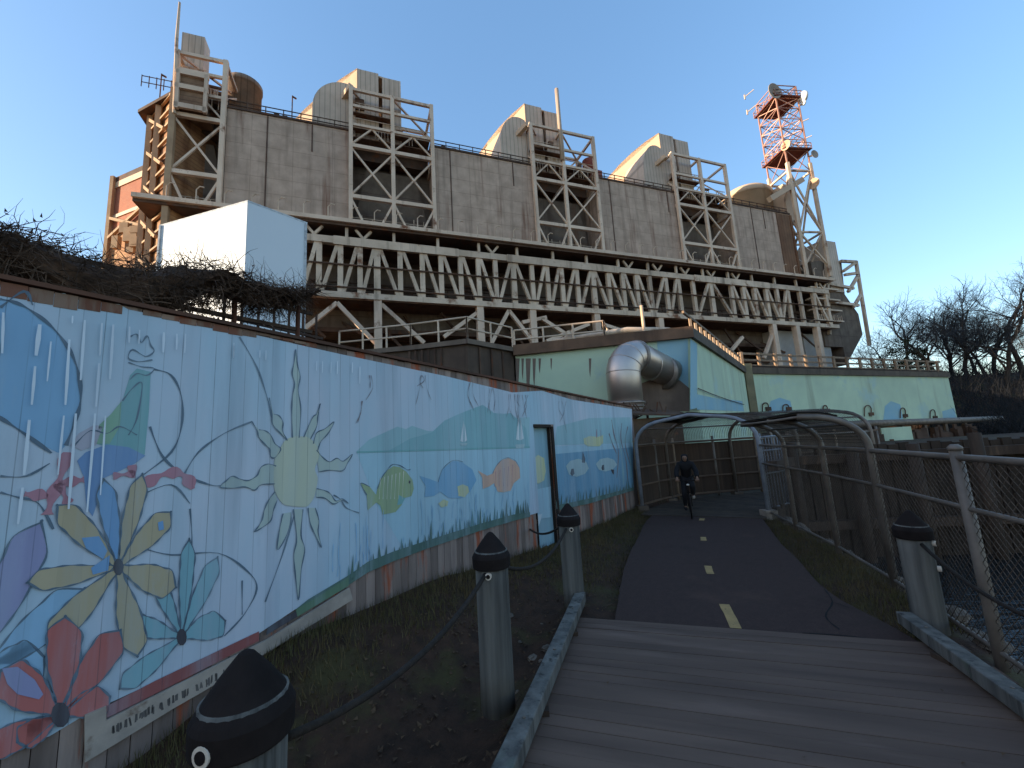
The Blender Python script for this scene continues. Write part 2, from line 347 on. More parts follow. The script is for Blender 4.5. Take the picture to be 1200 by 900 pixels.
# centre dashes (irregular, worn)
mkp = MB()
for (x0, y0), (x1, y1), hw in (((2.40, 5.30), (2.60, 6.02), .062), ((3.10, 7.25), (3.27, 7.68), .058), ((4.0, 9.45), (4.13, 9.78), .06), ((4.94, 11.6), (5.06, 11.9), .07)):
    p = []; ua, ub = u_at(x0, y0), u_at(x1, y1)
    for k in range(6): p.append(clpt(ua+(ub-ua)*k/5, hw*R.uniform(.9, 1.1)))
    for k in range(5, -1, -1): p.append(clpt(ua+(ub-ua)*k/5, -hw*R.uniform(.9, 1.1)))
    mkp.poly([(q.x, q.y, .013) for q in p])
mkp.build('centre_line', M['ypaint'], path)
# crack seal lines near the deck on the right
ck = MB()
for pts in ([(965, 690), (975, 705), (968, 722), (985, 738)], [(975, 705), (995, 712)], [(940, 742), (985, 744), (1020, 748)]):
    q = [gnd(*p, .013) for p in pts]
    q = catmull([v + Vector((R.uniform(-.01, .01), R.uniform(-.01, .01), 0)) for v in q], 4)
    for s, e in zip(q[:-1], q[1:]):
        nrm = (e-s).cross(Vector((0, 0, 1))).normalized()*R.uniform(.004, .011)
        ck.poly([s-nrm, e-nrm, e+nrm, s+nrm])
ck.build('crack', mk('tar_crack', (.012, .012, .013), bump=0), path)
# boardwalk
DE0, DE1 = Vector((.93, 5.74, 0)), Vector((3.85, 4.79, 0))
dd = (DE1-DE0).normalized(); dn = Vector((-dd.y, dd.x, 0))
BW = Frame(DE0.x, DE0.y, math.degrees(math.atan2(dd.y, dd.x)))
bwm = MB(); wdt = .142
for i in range(70):
    y1 = -i*wdt; y0 = y1-wdt+.005
    xa = -.06+.005*i*0+R.uniform(-.02, .02); z = .018+R.uniform(-.003, .003)
    sh = -(i*wdt)*.02
    bwm.box(xa+sh-.2, xa+3.5+.25+sh, y0, y1, z-.045, z)
bo = bwm.build('boardwalk', M['deck']); bo.location = BW.O; bo.rotation_euler = (0, 0, BW.a); tag(bo, kind='structure')
# second deck beyond the asphalt, under the cage
b2 = MB(); ua = u1_+.02; ub = len(CL)-1.2
k = 0; u = ua
while u < ub:
    L_ = (CL[min(int(u)+1, len(CL)-1)]-CL[int(u)]).length; st = .14/L_
    p = [clpt(u, -1.75), clpt(u, 1.55), clpt(u+st*.95, 1.55), clpt(u+st*.95, -1.75)]
    z = .02+R.uniform(-.003, .003)
    b2.slab([(q.x, q.y, z) for q in p][::-1], (0, 0, -.05)); u += st
tag(b2.build('boardwalk', mk('brown_deck_board', (.085, .072, .062), (.05, .042, .037), 3, rnd=.5, bump=.4)), kind='structure')
# grass, leaf litter and rubble
gr = MB(); lt = MB()
def blade(mb, x, y, z, h, w, lean):
    a = R.uniform(0, 6.28); b = R.uniform(0, 6.28)
    mb.add([(x-w*math.cos(a), y-w*math.sin(a), z-.02), (x+w*math.cos(a), y+w*math.sin(a), z-.02), (x+lean*math.cos(b), y+lean*math.sin(b), z+h)], [(0, 1, 2)])
cnt = 0
while cnt < 26000:
    x = R.uniform(-4, 7); y = R.uniform(2.5, 13.8); d, u = clinfo(x, y); m = MF.l((x, y, 0)); sd = side(SHORE, x, y)
    if m.y > -.05 or sd > .5: continue
    if d < 0:
        if d > -1.4: continue
        fen = smooth(1.6, .1, -m.y)
        pr_ = max(fen, .95*smooth(6.4, 8.0, y))*(.6+.4*n2(x*1.3, y*1.3)**2)
        if d > -1.95 and y < 6.2: continue
    else:
        if d < 1.5 or y < 4.9: continue
        pr_ = .9
    if R.random() > pr_: 
        if d < 0 and R.random() < .06:
            z = height(x, y); s = R.uniform(.02, .05); a = R.uniform(0, 6.28)
            lt.add([(x, y, z+.012), (x+s*math.cos(a), y+s*math.sin(a), z+.02+R.uniform(0, .02)), (x+s*math.cos(a+1.2), y+s*math.sin(a+1.2), z+.015)], [(0, 1, 2)])
        continue
    blade(gr, x, y, height(x, y), R.uniform(.03, .09)*(1+.9*(fen if d < 0 else .2)), .006, R.uniform(.01, .06)); cnt += 1
tag(gr.build('grass', M['grass']), kind='stuff')
for i in range(170):
    x, y = R.uniform(-1, 6), R.uniform(2.2, 13); d, u = clinfo(x, y)
    if abs(d) > 1.8 or R.random() > .25+.75*smooth(.5, 1.5, abs(d)): continue
    s = R.uniform(.012, .03); a = R.uniform(0, 6.28); z = .030 if y < 5.6 else .014
    lt.add([(x, y, z), (x+s*math.cos(a), y+s*math.sin(a), z+.012), (x+s*math.cos(a+1.1), y+s*math.sin(a+1.1), z+.004)], [(0, 1, 2)])
tag(lt.build('leaf_litter', M['litter']), kind='stuff')
rk = MB()
def rock(mb, x, y, z, s):
    V = []; n = 7
    for k, (rr, zz) in enumerate(((.55, -.4), (1, -.05), (.85, .35), (.4, .6))):
        for i in range(n):
            a = 2*math.pi*i/n + k*.3; q = rr*s*R.uniform(.75, 1.2); V.append((x+q*math.cos(a), y+q*math.sin(a), z+zz*s*R.uniform(.8, 1.15)))
    Fc = [(k*n+i, k*n+(i+1) % n, (k+1)*n+(i+1) % n, (k+1)*n+i) for k in range(3) for i in range(n)]+[tuple(range(3*n, 4*n))]
    mb.add(V, Fc)
for i in range(420):
    x = R.uniform(3.5, 9); y = R.uniform(1, 12); sd = side(SHORE, x, y)
    if .1 < sd < 1.3: rock(rk, x, y, height(x, y)+.03, R.uniform(.06, .22))
tag(rk.build('river_rubble', M['rock']), kind='stuff')
rk2 = MB()
for i in range(22):
    x = R.uniform(-.6, .9); y = R.uniform(3.5, 6.6); d, u = clinfo(x, y)
    if -2.9 < d < -2.05: rock(rk2, x, y, height(x, y)+.0, R.uniform(.03, .09))
tag(rk2.build('rubble', M['rock']), kind='stuff')
# ------------------------------------------------------------------ mural fence
mf = thing('mural_fence', 'tall plank fence painted with a pale blue mural of flowers, sun and fish', 'fence', MF)
ztop = lambda s: 3.445-.0305*s
DX0, DX1, DZ = -5.86, -5.11, 2.70
pk = MB(); s = -17.0
while s < .57:
    w = .139; a, b = s, min(s+w, .58)
    y0 = R.uniform(-.004, .003); zt = ztop(s)+R.uniform(-.015, .01); zb = 0
    if b > DX0+.01 and a < DX1-.01:
        pk.box(a, b, y0, .03, DZ+.02, zt)
    else: pk.box(a, b, y0, .03, -.25, zt)
    s += .145
pk.build('plank', M['plank'], mf)
cp = MB(); cp.hexa([(-17, -.05, ztop(-17)+.005), (.6, -.05, ztop(.6)+.005), (.6, .06, ztop(.6)+.005), (-17, .06, ztop(-17)+.005),
                    (-17, -.05, ztop(-17)+.045), (.6, -.05, ztop(.6)+.045), (.6, .06, ztop(.6)+.045), (-17, .06, ztop(-17)+.045)])
cp.build('cap_rail', mk('red_brown_cap', (.14, .075, .055), (.07, .045, .035), 2, stretch=(.3, 1, 1), bump=.2), mf)
for k in range(8):
    q = MB(); x = -16.5+k*2.4; q.box(x-.06, x+.06, .035, .15, -.3, ztop(x)-.05); q.build('fence_post', M['dkwood'], mf)
for zr in (.6, 1.9, 3.1):
    q = MB(); q.box(-17, DX0-.05, .031, .075, zr, zr+.09); q.box(DX1+.05, .55, .031, .075, zr, zr+.09); q.build('rail', M['dkwood'], mf)
# door opening: jambs, head, recessed painted door
jm = MB(); jm.box(DX1, DX1+.10, -.03, .20, -.2, DZ+.02); jm.box(DX0-.02, DX0, .031, .30, -.2, DZ); jm.box(DX0-.02, DX1, -.02, .30, DZ, DZ+.06)
jm.build('door_frame', mk('dark_door_jamb', (.035, .028, .024), (.02, .016, .014), 3, bump=.2), mf)
EW = (.26, .345, .46)
def sh(r, g_, b): return tuple(min(.85, a/e) for a, e in zip(srgb(r, g_, b)[:3], EW))
P_SKY = paint('mural_pale_blue', sh(100, 128, 153), c2=sh(114, 130, 153))
dr = MB(); dr.box(DX0, DX1, .11, .145, -.1, DZ)
door = dr.build('door', paint('mural_door_blue', sh(84, 116, 138)), mf)
LAY = [0]
def hit(p, off, t=0.0):
    q = MF.hit(p[0], p[1], t); return (q.x, t-off, q.z)
def decal(name, mat, polys, layer, parent=mf, t=0.0, smooth_pts=False):
    if len(polys) > 1 and len(polys) < 12:
        return [decal(name, mat, [p], layer, parent, t, smooth_pts) for p in polys][0]
    m_ = MB()
    for p in polys:
        if smooth_pts: p = [(v.x, v.y) for v in catmull([(a, b, 0) for a, b in p], 4, True)]
        q = [hit(a, .012+.0015*layer, t) for a, b in [(0, 0)] for a in []] if False else [hit(pt, .012+.0015*layer, t) for pt in p]
        # wind so the normal faces the path (-Y)
        ar = sum(q[i][0]*q[(i+1) % len(q)][2]-q[(i+1) % len(q)][0]*q[i][2] for i in range(len(q)))
        if ar < 0: q = q[::-1]
        m_.poly(q)
    return m_.build(name, mat, parent)
def strokes(name, mat, lines, layer, parent=mf, width=.022, t=0.0):
    if name in ('painted_line', 'painted_ribbon', 'painted_coral', 'stripe', 'outline', 'mast') and len(lines) > 1:
        return [strokes(name, mat, [l], layer, parent, width, t) for l in lines][0]
    m_ = MB()
    for ln in lines:
        wd_ = width
        if isinstance(ln[0], (int, float)): wd_, ln = ln[0], ln[1]
        q = [Vector(hit((v.x, v.y), .012+.0015*layer, t)) for v in catmull([(a, b, 0) for a, b in ln], 5)]
        L_, R_ = [], []
        for i, p in enumerate(q):
            d = q[min(i+1, len(q)-1)]-q[max(i-1, 0)]; d = d.normalized() if d.length > 1e-6 else Vector((1, 0, 0))
            nn = Vector((-d.z, 0, d.x))*wd_*.5*(.65+.35*math.sin(i*.9+wd_*99)); L_.append(p+nn); R_.append(p-nn)
        for i in range(len(q)-1): m_.poly([R_[i], R_[i+1], L_[i+1], L_[i]], .5)
    return m_.build(name, mat, parent)
SKYTOP = [(740, 479.5), (670, 468.5), (600, 460), (520, 440.5), (400, 415.5), (300, 393), (200, 373), (150, 363), (140, 357), (92, 352), (75, 344), (40, 345), (0, 337)]
SKYBOT = [(0, 882), (58, 862), (98, 838), (122, 826), (300, 744), (345, 714), (407, 684), (430, 669), (460, 656), (500, 641), (560, 621), (600, 609), (621, 603.5)]
m_ = MB(); o_ = .012
dL = lambda x, z: (x, -o_, z)
q = [hit(p, o_) for p in SKYBOT] + [dL(DX0-.01, hit((621, 603.5), o_)[2]), dL(DX0-.01, DZ+.07), dL(-5.4, DZ+.07), dL(-5.4, ztop(-5.4)-.04)] + [hit(p, o_) for p in SKYTOP if p[0] < 640] + [dL(-16.9, ztop(-16.9)-.1), dL(-16.9, .3)]
m_.poly(q)
q = [dL(-5.4, DZ+.07), dL(DX1+.135, DZ+.07)] + [hit(p, o_) for p in [(652, 597.5), (690, 589.5), (742, 574)]] + [hit(p, o_) for p in SKYTOP if p[0] > 640] + [dL(-5.4, ztop(-5.4)-.04)]
m_.poly(q)
m_.build('painted_sky', P_SKY, mf)
PT = {k: paint('mural_'+k, sh(*(a*.84+b*.16 for a, b in zip(v, (104, 132, 156)))) if k not in ('dark', 'line', 'white') else sh(*v)) for k, v in dict(
    deep_blue=(80, 117, 156), sea=(100, 133, 158), far_sea=(66, 104, 136), hill=(80, 118, 135), hill_far=(92, 126, 144), teal=(70, 112, 124), leafgreen=(82, 116, 104), blue=(66, 96, 142),
    tan=(114, 110, 94), red=(116, 60, 60), cyan=(78, 118, 138), purple=(88, 94, 134), lightblue=(88, 124, 160), brightblue=(66, 104, 152), pink=(112, 78, 96),
    sun=(122, 134, 128), sunray=(112, 130, 136), olive=(92, 112, 88), paleblue=(72, 112, 150), yellow=(126, 136, 110), orange=(146, 112, 104), greyfish=(104, 128, 142), grassgreen=(44, 66, 64),
    dark=(46, 48, 58), line=(58, 76, 96), white=(140, 154, 166), brown=(78, 76, 86), stem=(56, 88, 100), mauve=(112, 118, 140), palestripe=(128, 140, 136), green=(52, 76, 62), board=(110, 112, 116), redstripe=(88, 44, 46)).items()}
# balloon-like deep blue oval at the near end
decal('painted_oval', PT['deep_blue'], [[(0, 351), (18, 355), (37, 365), (62, 385), (82, 412), (92, 440), (94, 470), (87, 495), (77, 522), (68, 531), (50, 522), (25, 506), (0, 490), (-60, 455), (-60, 370)]], 1)
# sea, hills, far sea
decal('painted_sea', PT['sea'], [[(417, 529), (620, 524), (620, 604), (560, 620), (500, 640), (470, 640), (440, 590)], [(649, 523), (741, 519), (742, 573), (690, 588), (653, 597)]], 1)
decal('painted_sea', PT['far_sea'], [[(651, 532), (741, 524), (742, 573), (690, 588), (655, 596), (653, 560)]], 2)
decal('painted_hills', PT['hill_far'], [[(417, 529), (432, 515), (465, 500), (475, 503), (482, 499), (500, 505), (525, 506), (560, 526)], [(590, 525), (600, 490), (620, 489), (620, 524)], [(649, 522), (652, 500), (690, 490), (738, 489), (741, 519)]], 2)
decal('painted_hills', PT['hill'], [[(455, 528), (480, 514), (505, 507), (520, 493), (533, 487), (545, 482), (558, 477), (565, 474.5), (573, 480), (578, 484), (590, 485), (598, 484), (607, 493), (616, 502), (619, 524)]], 3)
decal('painted_water_line', PT['teal'], [[(417, 529), (620, 523), (620, 525), (417, 531)]], 4)
def sail(pts, hull):
    o = decal('painted_sailboat', PT['white'], pts, 5); decal('hull', PT['greyfish'], hull, 6, o)
sail([[(542.5, 493), (538.5, 517), (542, 518)], [(543.5, 496), (543.5, 518), (546.5, 516)]], [[(538, 519.5), (547, 519), (545.5, 522), (539.5, 522)]])
sail([[(607, 486), (604, 515), (608, 516)], [(609, 490), (609, 516), (613, 514)]], [[(603, 521), (614, 520.5), (613, 525), (604, 525.5)]])
yb = decal('painted_sailboat', PT['yellow'], [[(683, 514), (690, 511), (700, 512), (706, 510), (706, 519), (702, 523), (688, 523), (684, 520)]], 5)
strokes('mast', PT['pink'], [(.05, [(698.5, 503), (698.5, 513)]), (.03, [(703, 504), (703.5, 512)])], 6, yb)
# fishes
def z4(pts, ox=220, oy=400, k=4): return [(ox+x/k, oy+y/k) for x, y in pts]
f1 = decal('painted_fish', PT['olive'], [z4([(885, 690), (905, 640), (930, 605), (960, 585), (990, 590), (1020, 610), (1050, 650), (1056, 690), (1045, 725), (1010, 735), (1000, 765), (970, 800), (910, 812), (900, 770), (880, 755), (840, 792), (836, 720), (806, 665), (850, 682), (880, 720)])], 5)
strokes('stripe', PT['palestripe'], [(.018, z4([(900+i*18, 640-i*5), (893+i*18, 740)])) for i in range(7)], 6, f1)
strokes('outline', PT['line'], [(.016, z4([(885, 690), (905, 640), (930, 605), (955, 578), (990, 582), (1025, 602), (1040, 600)])), (.014, z4([(836, 720), (806, 665), (850, 682)]))], 7, f1)
decal('eye', PT['dark'], [z4([(1032, 652), (1040, 655), (1038, 668), (1031, 664)])], 7, f1)
decal('fin', PT['teal'], [z4([(985, 720), (1015, 735), (1000, 762), (978, 768)])], 6, f1)
Z5 = lambda p: z4(p, 400, 440)
f2 = decal('painted_fish', PT['paleblue'], [Z5([(450, 500), (470, 440), (520, 400), (560, 405), (610, 440), (630, 490), (600, 545), (560, 575), (500, 575), (460, 545), (430, 565), (385, 570), (392, 520), (362, 470), (410, 485)])], 5)
decal('belly', PT['yellow'], [Z5([(540, 520), (565, 510), (590, 520), (595, 545), (575, 570), (545, 565)]), Z5([(450, 600), (475, 580), (498, 590), (492, 612), (465, 618)])], 6, f2)
strokes('outline', PT['line'], [(.012, Z5([(450, 500), (470, 440), (520, 398), (565, 405)]))], 7, f2)
f3 = decal('painted_fish', PT['orange'], [Z5([(705, 460), (722, 425), (750, 395), (780, 387), (812, 402), (832, 435), (835, 480), (805, 505), (790, 540), (755, 548), (730, 545), (712, 505), (690, 520), (660, 532), (657, 478), (636, 445), (680, 470)])], 5)
strokes('stripe', PT['pink'], [(.02, Z5([(720+i*20, 450-i*8), (716+i*20, 520)])) for i in range(5)], 6, f3)
strokes('outline', PT['line'], [(.012, Z5([(705, 460), (722, 425), (750, 395), (780, 386), (812, 400), (832, 435)]))], 7, f3)
Z6 = lambda p: z4(p, 580, 450)
for pts, dots, stem in (([(330, 385), (350, 360), (390, 350), (425, 365), (437, 395), (420, 420), (380, 435), (345, 425)], [(355, 398), (366, 396), (370, 420), (358, 432), (350, 420)], [(405, 368), (408, 315), (420, 350), (418, 370)]),
                        ([(470, 375), (490, 352), (525, 345), (555, 355), (570, 378), (550, 400), (515, 410), (485, 402)], [(500, 380), (508, 378), (510, 402), (500, 405), (496, 394)], [(540, 400), (548, 420), (555, 425), (556, 402)])):
    f = decal('painted_fish', PT['greyfish'], [Z6(pts)], 5, smooth_pts=False); decal('fin', PT['dark'], [Z6(dots), Z6(stem)], 6, f)
# yellow fish on the recessed door
fd = decal('painted_fish', PT['yellow'], [[(624, 538), (630, 533), (637, 537), (639, 552), (637, 563), (630, 567), (624, 560)]], 1, door, t=.11)
decal('painted_ground', PT['sea'], [[(620, 575), (645, 570), (645, 606), (620, 610)]], 0, door, t=.11)
decal('painted_flake', PT['white'], [[(626, 604), (635, 602), (632, 613), (629, 620)]], 1, door, t=.11)
# coral at the far end
strokes('painted_coral', PT['brown'], [(.10, [(716, 492), (719, 510), (724, 530), (722, 560)]), (.10, [(728, 496), (727, 515), (733, 540), (735, 565)]), (.08, [(713, 508), (717, 520), (722, 532)]), (.08, [(735, 500), (732, 520), (738, 545)])], 5)
strokes('painted_coral', PT['hill'], [(.16, [(724, 500), (726, 520), (729, 545), (730, 568)]), (.12, [(738, 498), (738, 515), (739, 560)])], 4)
# sun
zs = lambda p: z4(p)
body = zs([(430, 500), (455, 462), (490, 448), (520, 446), (560, 450), (590, 475), (612, 520), (605, 560), (592, 600), (605, 640), (598, 690), (588, 730), (560, 770), (530, 775), (490, 772), (450, 765), (425, 740), (405, 700), (400, 660), (400, 600), (405, 550)])
sun = decal('painted_sun', PT['sun'], [body], 6, smooth_pts=True)
rays = [zs([(487, 452), (484, 330), (487, 260), (497, 200), (486, 150), (495, 100), (503, 38), (510, 110), (523, 165), (514, 230), (526, 320), (518, 452)]),
        zs([(410, 585), (375, 575), (340, 590), (320, 630), (280, 652), (240, 645), (205, 632), (175, 655), (148, 682), (200, 688), (265, 682), (310, 697), (340, 672), (405, 668)]),
        zs([(405, 705), (375, 745), (355, 790), (345, 835), (325, 870), (308, 892), (345, 872), (385, 840), (398, 790), (415, 745)]),
        zs([(298, 378), (322, 420), (330, 450), (360, 485), (380, 505), (385, 540), (405, 545), (432, 505), (405, 480), (385, 440), (360, 420), (330, 415)]),
        zs([(378, 265), (390, 330), (395, 390), (430, 430), (462, 465), (440, 420), (442, 380), (425, 350), (400, 342)]),
        zs([(600, 510), (625, 540), (660, 565), (695, 548), (725, 562), (768, 528), (745, 570), (722, 606), (660, 604), (610, 612)]),
        zs([(600, 690), (640, 700), (665, 715), (690, 748), (720, 738), (750, 760), (720, 745), (680, 762), (640, 735), (598, 730)]),
        zs([(585, 480), (600, 430), (640, 410), (682, 378), (655, 430), (620, 470), (605, 510)]),
        zs([(540, 450), (580, 360), (600, 340), (618, 292), (606, 350), (600, 400), (570, 460)]),
        z4([(392, 5), (378, 70), (372, 132), (398, 95), (418, 40), (420, 0)], 200, 600, 3), z4([(428, -10), (440, 90), (430, 150), (436, 225), (446, 308), (456, 200), (468, 130), (455, 80), (462, -10)], 200, 600, 3),
        z4([(480, -15), (488, 40), (505, 80), (527, 124), (515, 70), (518, 30), (505, -15)], 200, 600, 3)]
for r_ in rays:
    o = decal('ray', PT['sunray'], [r_], 5, sun)
    strokes('outline', PT['line'], [(.016, r_)], 7, sun)
# swirling pencil lines
strokes('painted_line', PT['line'], [(.022, [(280, 395), (300, 430), (312, 465), (318, 490)]), (.022, [(215, 556), (232, 530), (262, 508), (295, 494)]), (.024, [(175, 500), (190, 535), (215, 556), (245, 568), (262, 569)]),
    (.022, [(180, 433), (200, 440), (212, 465), (212, 500), (200, 530), (168, 556)]), (.026, [(0, 361), (28, 342), (38, 358)]), (.03, [(0, 351), (18, 355), (37, 365), (62, 385), (82, 412), (92, 440), (94, 470), (87, 495), (77, 522)]), (.03, [(-20, 480), (0, 490), (25, 506), (60, 531)]),
    (.02, [(0, 558), (30, 558), (58, 543)]), (.02, [(0, 577), (22, 583), (45, 590), (62, 620)]), (.02, [(160, 640), (200, 650), (255, 648), (290, 670), (300, 690), (285, 720), (262, 745)]), (.018, [(222, 596), (224, 640), (215, 700)]), (.018, [(165, 580), (200, 568), (222, 590)]),
    (.02, [(310, 705), (330, 650), (345, 600)]), (.016, [(283, 680), (283, 720)]), (.02, [(420, 601), (405, 595), (398, 585), (390, 580)])], 4)
# floating figure in a green and blue dress, sketched with loose lines
fg = decal('painted_figure', PT['teal'], [[(152, 440), (160, 432), (176, 436), (174, 480), (169, 533), (140, 528), (112, 520), (125, 498), (143, 470)]], 2)
decal('skirt', PT['blue'], [[(90, 540), (100, 530), (125, 521), (150, 524), (170, 534), (158, 543), (140, 552), (122, 560), (115, 585), (108, 605), (101, 595), (98, 560)]], 3, fg)
decal('bodice', PT['leafgreen'], [[(110, 520), (116, 498), (130, 485), (142, 470), (140, 500), (128, 520)]], 3, fg)
decal('sleeve', PT['mauve'], [[(82, 522), (92, 508), (110, 498), (120, 500), (112, 522), (95, 528)]], 3, fg)
strokes('outline', PT['line'], [(.016, [(152, 395), (160, 392), (165, 402), (172, 394), (176, 405), (180, 412), (170, 418), (155, 410), (150, 420), (162, 424), (178, 422)]), (.014, [(150, 425), (165, 430), (180, 432), (172, 440), (160, 438), (152, 445)]), (.014, [(143, 470), (155, 455), (166, 450), (160, 490), (150, 510)]), (.014, [(85, 524), (105, 505), (125, 508), (140, 500), (160, 510)])], 4, fg)
# flowers: petals as rounded blades from the centre to the tip
def petal(c, tip, w, bulge=.6, n=7):
    c = Vector((*c, 0)); t = Vector((*tip, 0)); d = t-c; nn = Vector((-d.y, d.x, 0)).normalized(); L_, R_ = [], []
    for i in range(n+1):
        k = i/n; ww = w*(math.sin(math.pi*min(1, (.1+.9*k)**bulge*1.0))**.7 if k < 1 else 0)
        ww = w*(.22+.78*smooth(0, bulge, k))*math.sqrt(max(0, 1-max(0, (k-.82)/.18)**2))
        p = c+d*k; L_.append((p.x+nn.x*ww, p.y+nn.y*ww)); R_.append((p.x-nn.x*ww, p.y-nn.y*ww))
    return L_+R_[::-1]
def flower(colr, c, petals, layer, eye=(6, 10), label=None):
    root = None
    for tip, w, *alt in petals:
        p = petal(c, tip, w); mt = PT[alt[0]] if alt else PT[colr]
        o = decal('painted_flower' if root is None else 'petal', mt, [p], layer, root or mf); root = root or o
        strokes('outline', PT['line'], [(.016, p)], layer+1, root)
    e = [(c[0]+eye[0]*math.cos(k*.6283), c[1]+eye[1]*math.sin(k*.6283)) for k in range(10)]
    decal('centre', PT['dark'], [e], layer+2, root)
    return root
flower('purple', (-40, 790), [((48, 612), 22)], 3)
flower('lightblue', (-30, 800), [((98, 690), 20), ((52, 770), 26)], 2)
flower('cyan', (212, 746), [((221, 632), 8), ((254, 653), 9), ((178, 668), 9), ((150, 728), 12), ((263, 727), 15), ((140, 806), 11)], 5)
flower('tan', (138, 664), [((32, 682), 12), ((67, 592), 15), ((166, 556), 10), ((199, 600), 12), ((205, 688), 17), ((160, 768), 15), ((55, 752), 15), ((121, 562), 11, 'brightblue')], 8)
decal('painted_blue_patch', PT['brightblue'], [[(95, 630), (115, 628), (125, 645), (120, 655), (100, 642)], [(184, 612), (190, 610), (191, 620), (185, 622)], [(106, 665), (128, 650), (126, 668), (108, 673)]], 11)
flower('red', (70, 836), [((76, 722), 20), ((140, 738), 17), ((0, 786), 26), ((128, 815), 16), ((-20, 880), 16), ((20, 868), 14)], 12, eye=(11, 15))
decal('painted_petal', PT['purple'], [[(2, 782), (20, 780), (40, 795), (50, 812), (45, 818), (20, 812), (8, 800)]], 15)
strokes('painted_ribbon', PT['pink'], [(.10, [(28, 579), (45, 580), (60, 583)]), (.09, [(55, 603), (62, 580), (72, 555), (78, 530)]), (.10, [(68, 566), (85, 564), (98, 562)]), (.07, [(132, 558), (145, 556), (158, 555)]), (.07, [(154, 545), (156, 560)]), (.12, [(168, 569), (185, 558), (205, 554), (218, 560), (225, 573)]), (.07, [(68, 566), (76, 582), (80, 590)])], 5)
# grass painted along the lower edge
GE = [(407, 684), (430, 669), (460, 656), (500, 641), (560, 621), (600, 609), (620, 604)]
gp = [(a, b+1.5) for a, b in GE] + [(620, 600), (600, 603), (560, 614), (500, 633), (460, 646), (430, 658), (407, 674), (360, 702), (345, 714), (350, 717)]
gpo = decal('painted_grass', PT['grassgreen'], [gp, [(652, 598), (690, 590), (742, 574.5), (742, 571), (690, 584), (652, 592)]], 8)
sp = []; sp2 = []
def edge_y(x):
    for (a, b), (c, d) in zip(GE[:-1]+[(652, 597.5), (690, 589.5)], GE[1:]+[(690, 589.5), (742, 574)]):
        if a <= x <= c: return b+(d-b)*(x-a)/(c-a)
    return None
x = 408.
while x < 741:
    y = edge_y(x)
    if y is not None:
        k = (742-x)/335; hh = R.uniform(3, 12)+k*R.uniform(2, 34)*R.random(); ww = R.uniform(.6, 1.0)+k*1.5
        (sp if R.random() < .6 else sp2).append([(x-ww, y-1), (x+ww, y-1), (x+R.uniform(-2, 2), y-4-hh)])
    x += R.uniform(1.5, 4.5)*(.5+(742-x)/400)
tag(decal('grass_blade', PT['grassgreen'], sp, 9, gpo), kind='stuff'); tag(decal('grass_blade', PT['stem'], sp2, 7, gpo), kind='stuff')
stl = []
for i in range(46):
    x = R.uniform(385, 620); y = edge_y(max(408, x)); h0 = R.uniform(14, 50)*(.4+(742-x)/500); b0 = R.uniform(0, 25)
    stl.append((R.uniform(.008, .014), [(x, y-b0), (x+R.uniform(-1, 1), y-b0-h0*.5), (x+R.uniform(-2, 2), y-b0-h0)]))
tag(strokes('grass_stem', PT['lightblue'], stl[:23], 6, gpo), kind='stuff'); tag(strokes('grass_stem', PT['deep_blue'], stl[23:], 6, gpo), kind='stuff')
# thin trailing twigs sketched at the top edge
tw = []
for x0, ys_, n_ in ((497, 440, 4), (548, 448, 3), (575, 455, 3), (600, 462, 5), (612, 463, 5), (660, 470, 3), (430, 440, 2), (420, 470, 2)):
    for i in range(n_):
        x = x0+R.uniform(-6, 6); L_ = R.uniform(12, 38); tw.append((R.uniform(.008, .018), [(x, ys_), (x+R.uniform(-3, 3), ys_+L_*.5), (x+R.uniform(-7, 7), ys_+L_)]))
tag(strokes('painted_twig', PT['brown'], tw, 7), kind='stuff')
# pale painted streaks: daylight through the gaps between boards, put in as colour
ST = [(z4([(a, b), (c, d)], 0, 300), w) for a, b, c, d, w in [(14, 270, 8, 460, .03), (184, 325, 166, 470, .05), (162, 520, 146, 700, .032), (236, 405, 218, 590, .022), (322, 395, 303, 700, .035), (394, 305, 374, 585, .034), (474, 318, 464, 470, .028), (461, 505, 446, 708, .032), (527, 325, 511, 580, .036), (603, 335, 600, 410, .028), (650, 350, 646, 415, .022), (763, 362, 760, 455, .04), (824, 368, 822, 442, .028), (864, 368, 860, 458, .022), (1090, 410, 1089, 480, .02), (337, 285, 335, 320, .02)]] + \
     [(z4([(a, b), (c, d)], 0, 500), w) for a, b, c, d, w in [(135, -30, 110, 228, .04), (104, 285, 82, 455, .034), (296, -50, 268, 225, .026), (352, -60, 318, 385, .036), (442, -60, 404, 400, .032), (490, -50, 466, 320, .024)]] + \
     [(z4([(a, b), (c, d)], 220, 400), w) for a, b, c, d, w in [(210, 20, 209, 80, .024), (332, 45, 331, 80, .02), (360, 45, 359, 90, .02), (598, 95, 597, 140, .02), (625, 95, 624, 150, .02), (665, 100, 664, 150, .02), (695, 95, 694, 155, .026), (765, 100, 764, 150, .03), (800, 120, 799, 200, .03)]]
sm = Each('slit_light', mk('pale_slit_light', (.85, .86, .88), (.70, .72, .75), 3, stretch=(1, 1, .2), bump=.1, warm=(1, 1, 1)), mf)
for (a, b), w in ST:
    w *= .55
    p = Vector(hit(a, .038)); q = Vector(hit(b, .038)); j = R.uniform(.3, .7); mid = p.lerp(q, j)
    sm.poly([q+Vector((-w*.3, 0, 0)), q+Vector((w*.3, 0, 0)), mid+Vector((w*.55, 0, 0)), p+Vector((w*.35, 0, 0)), p+Vector((-w*.35, 0, 0)), mid+Vector((-w*.5, 0, 0))])
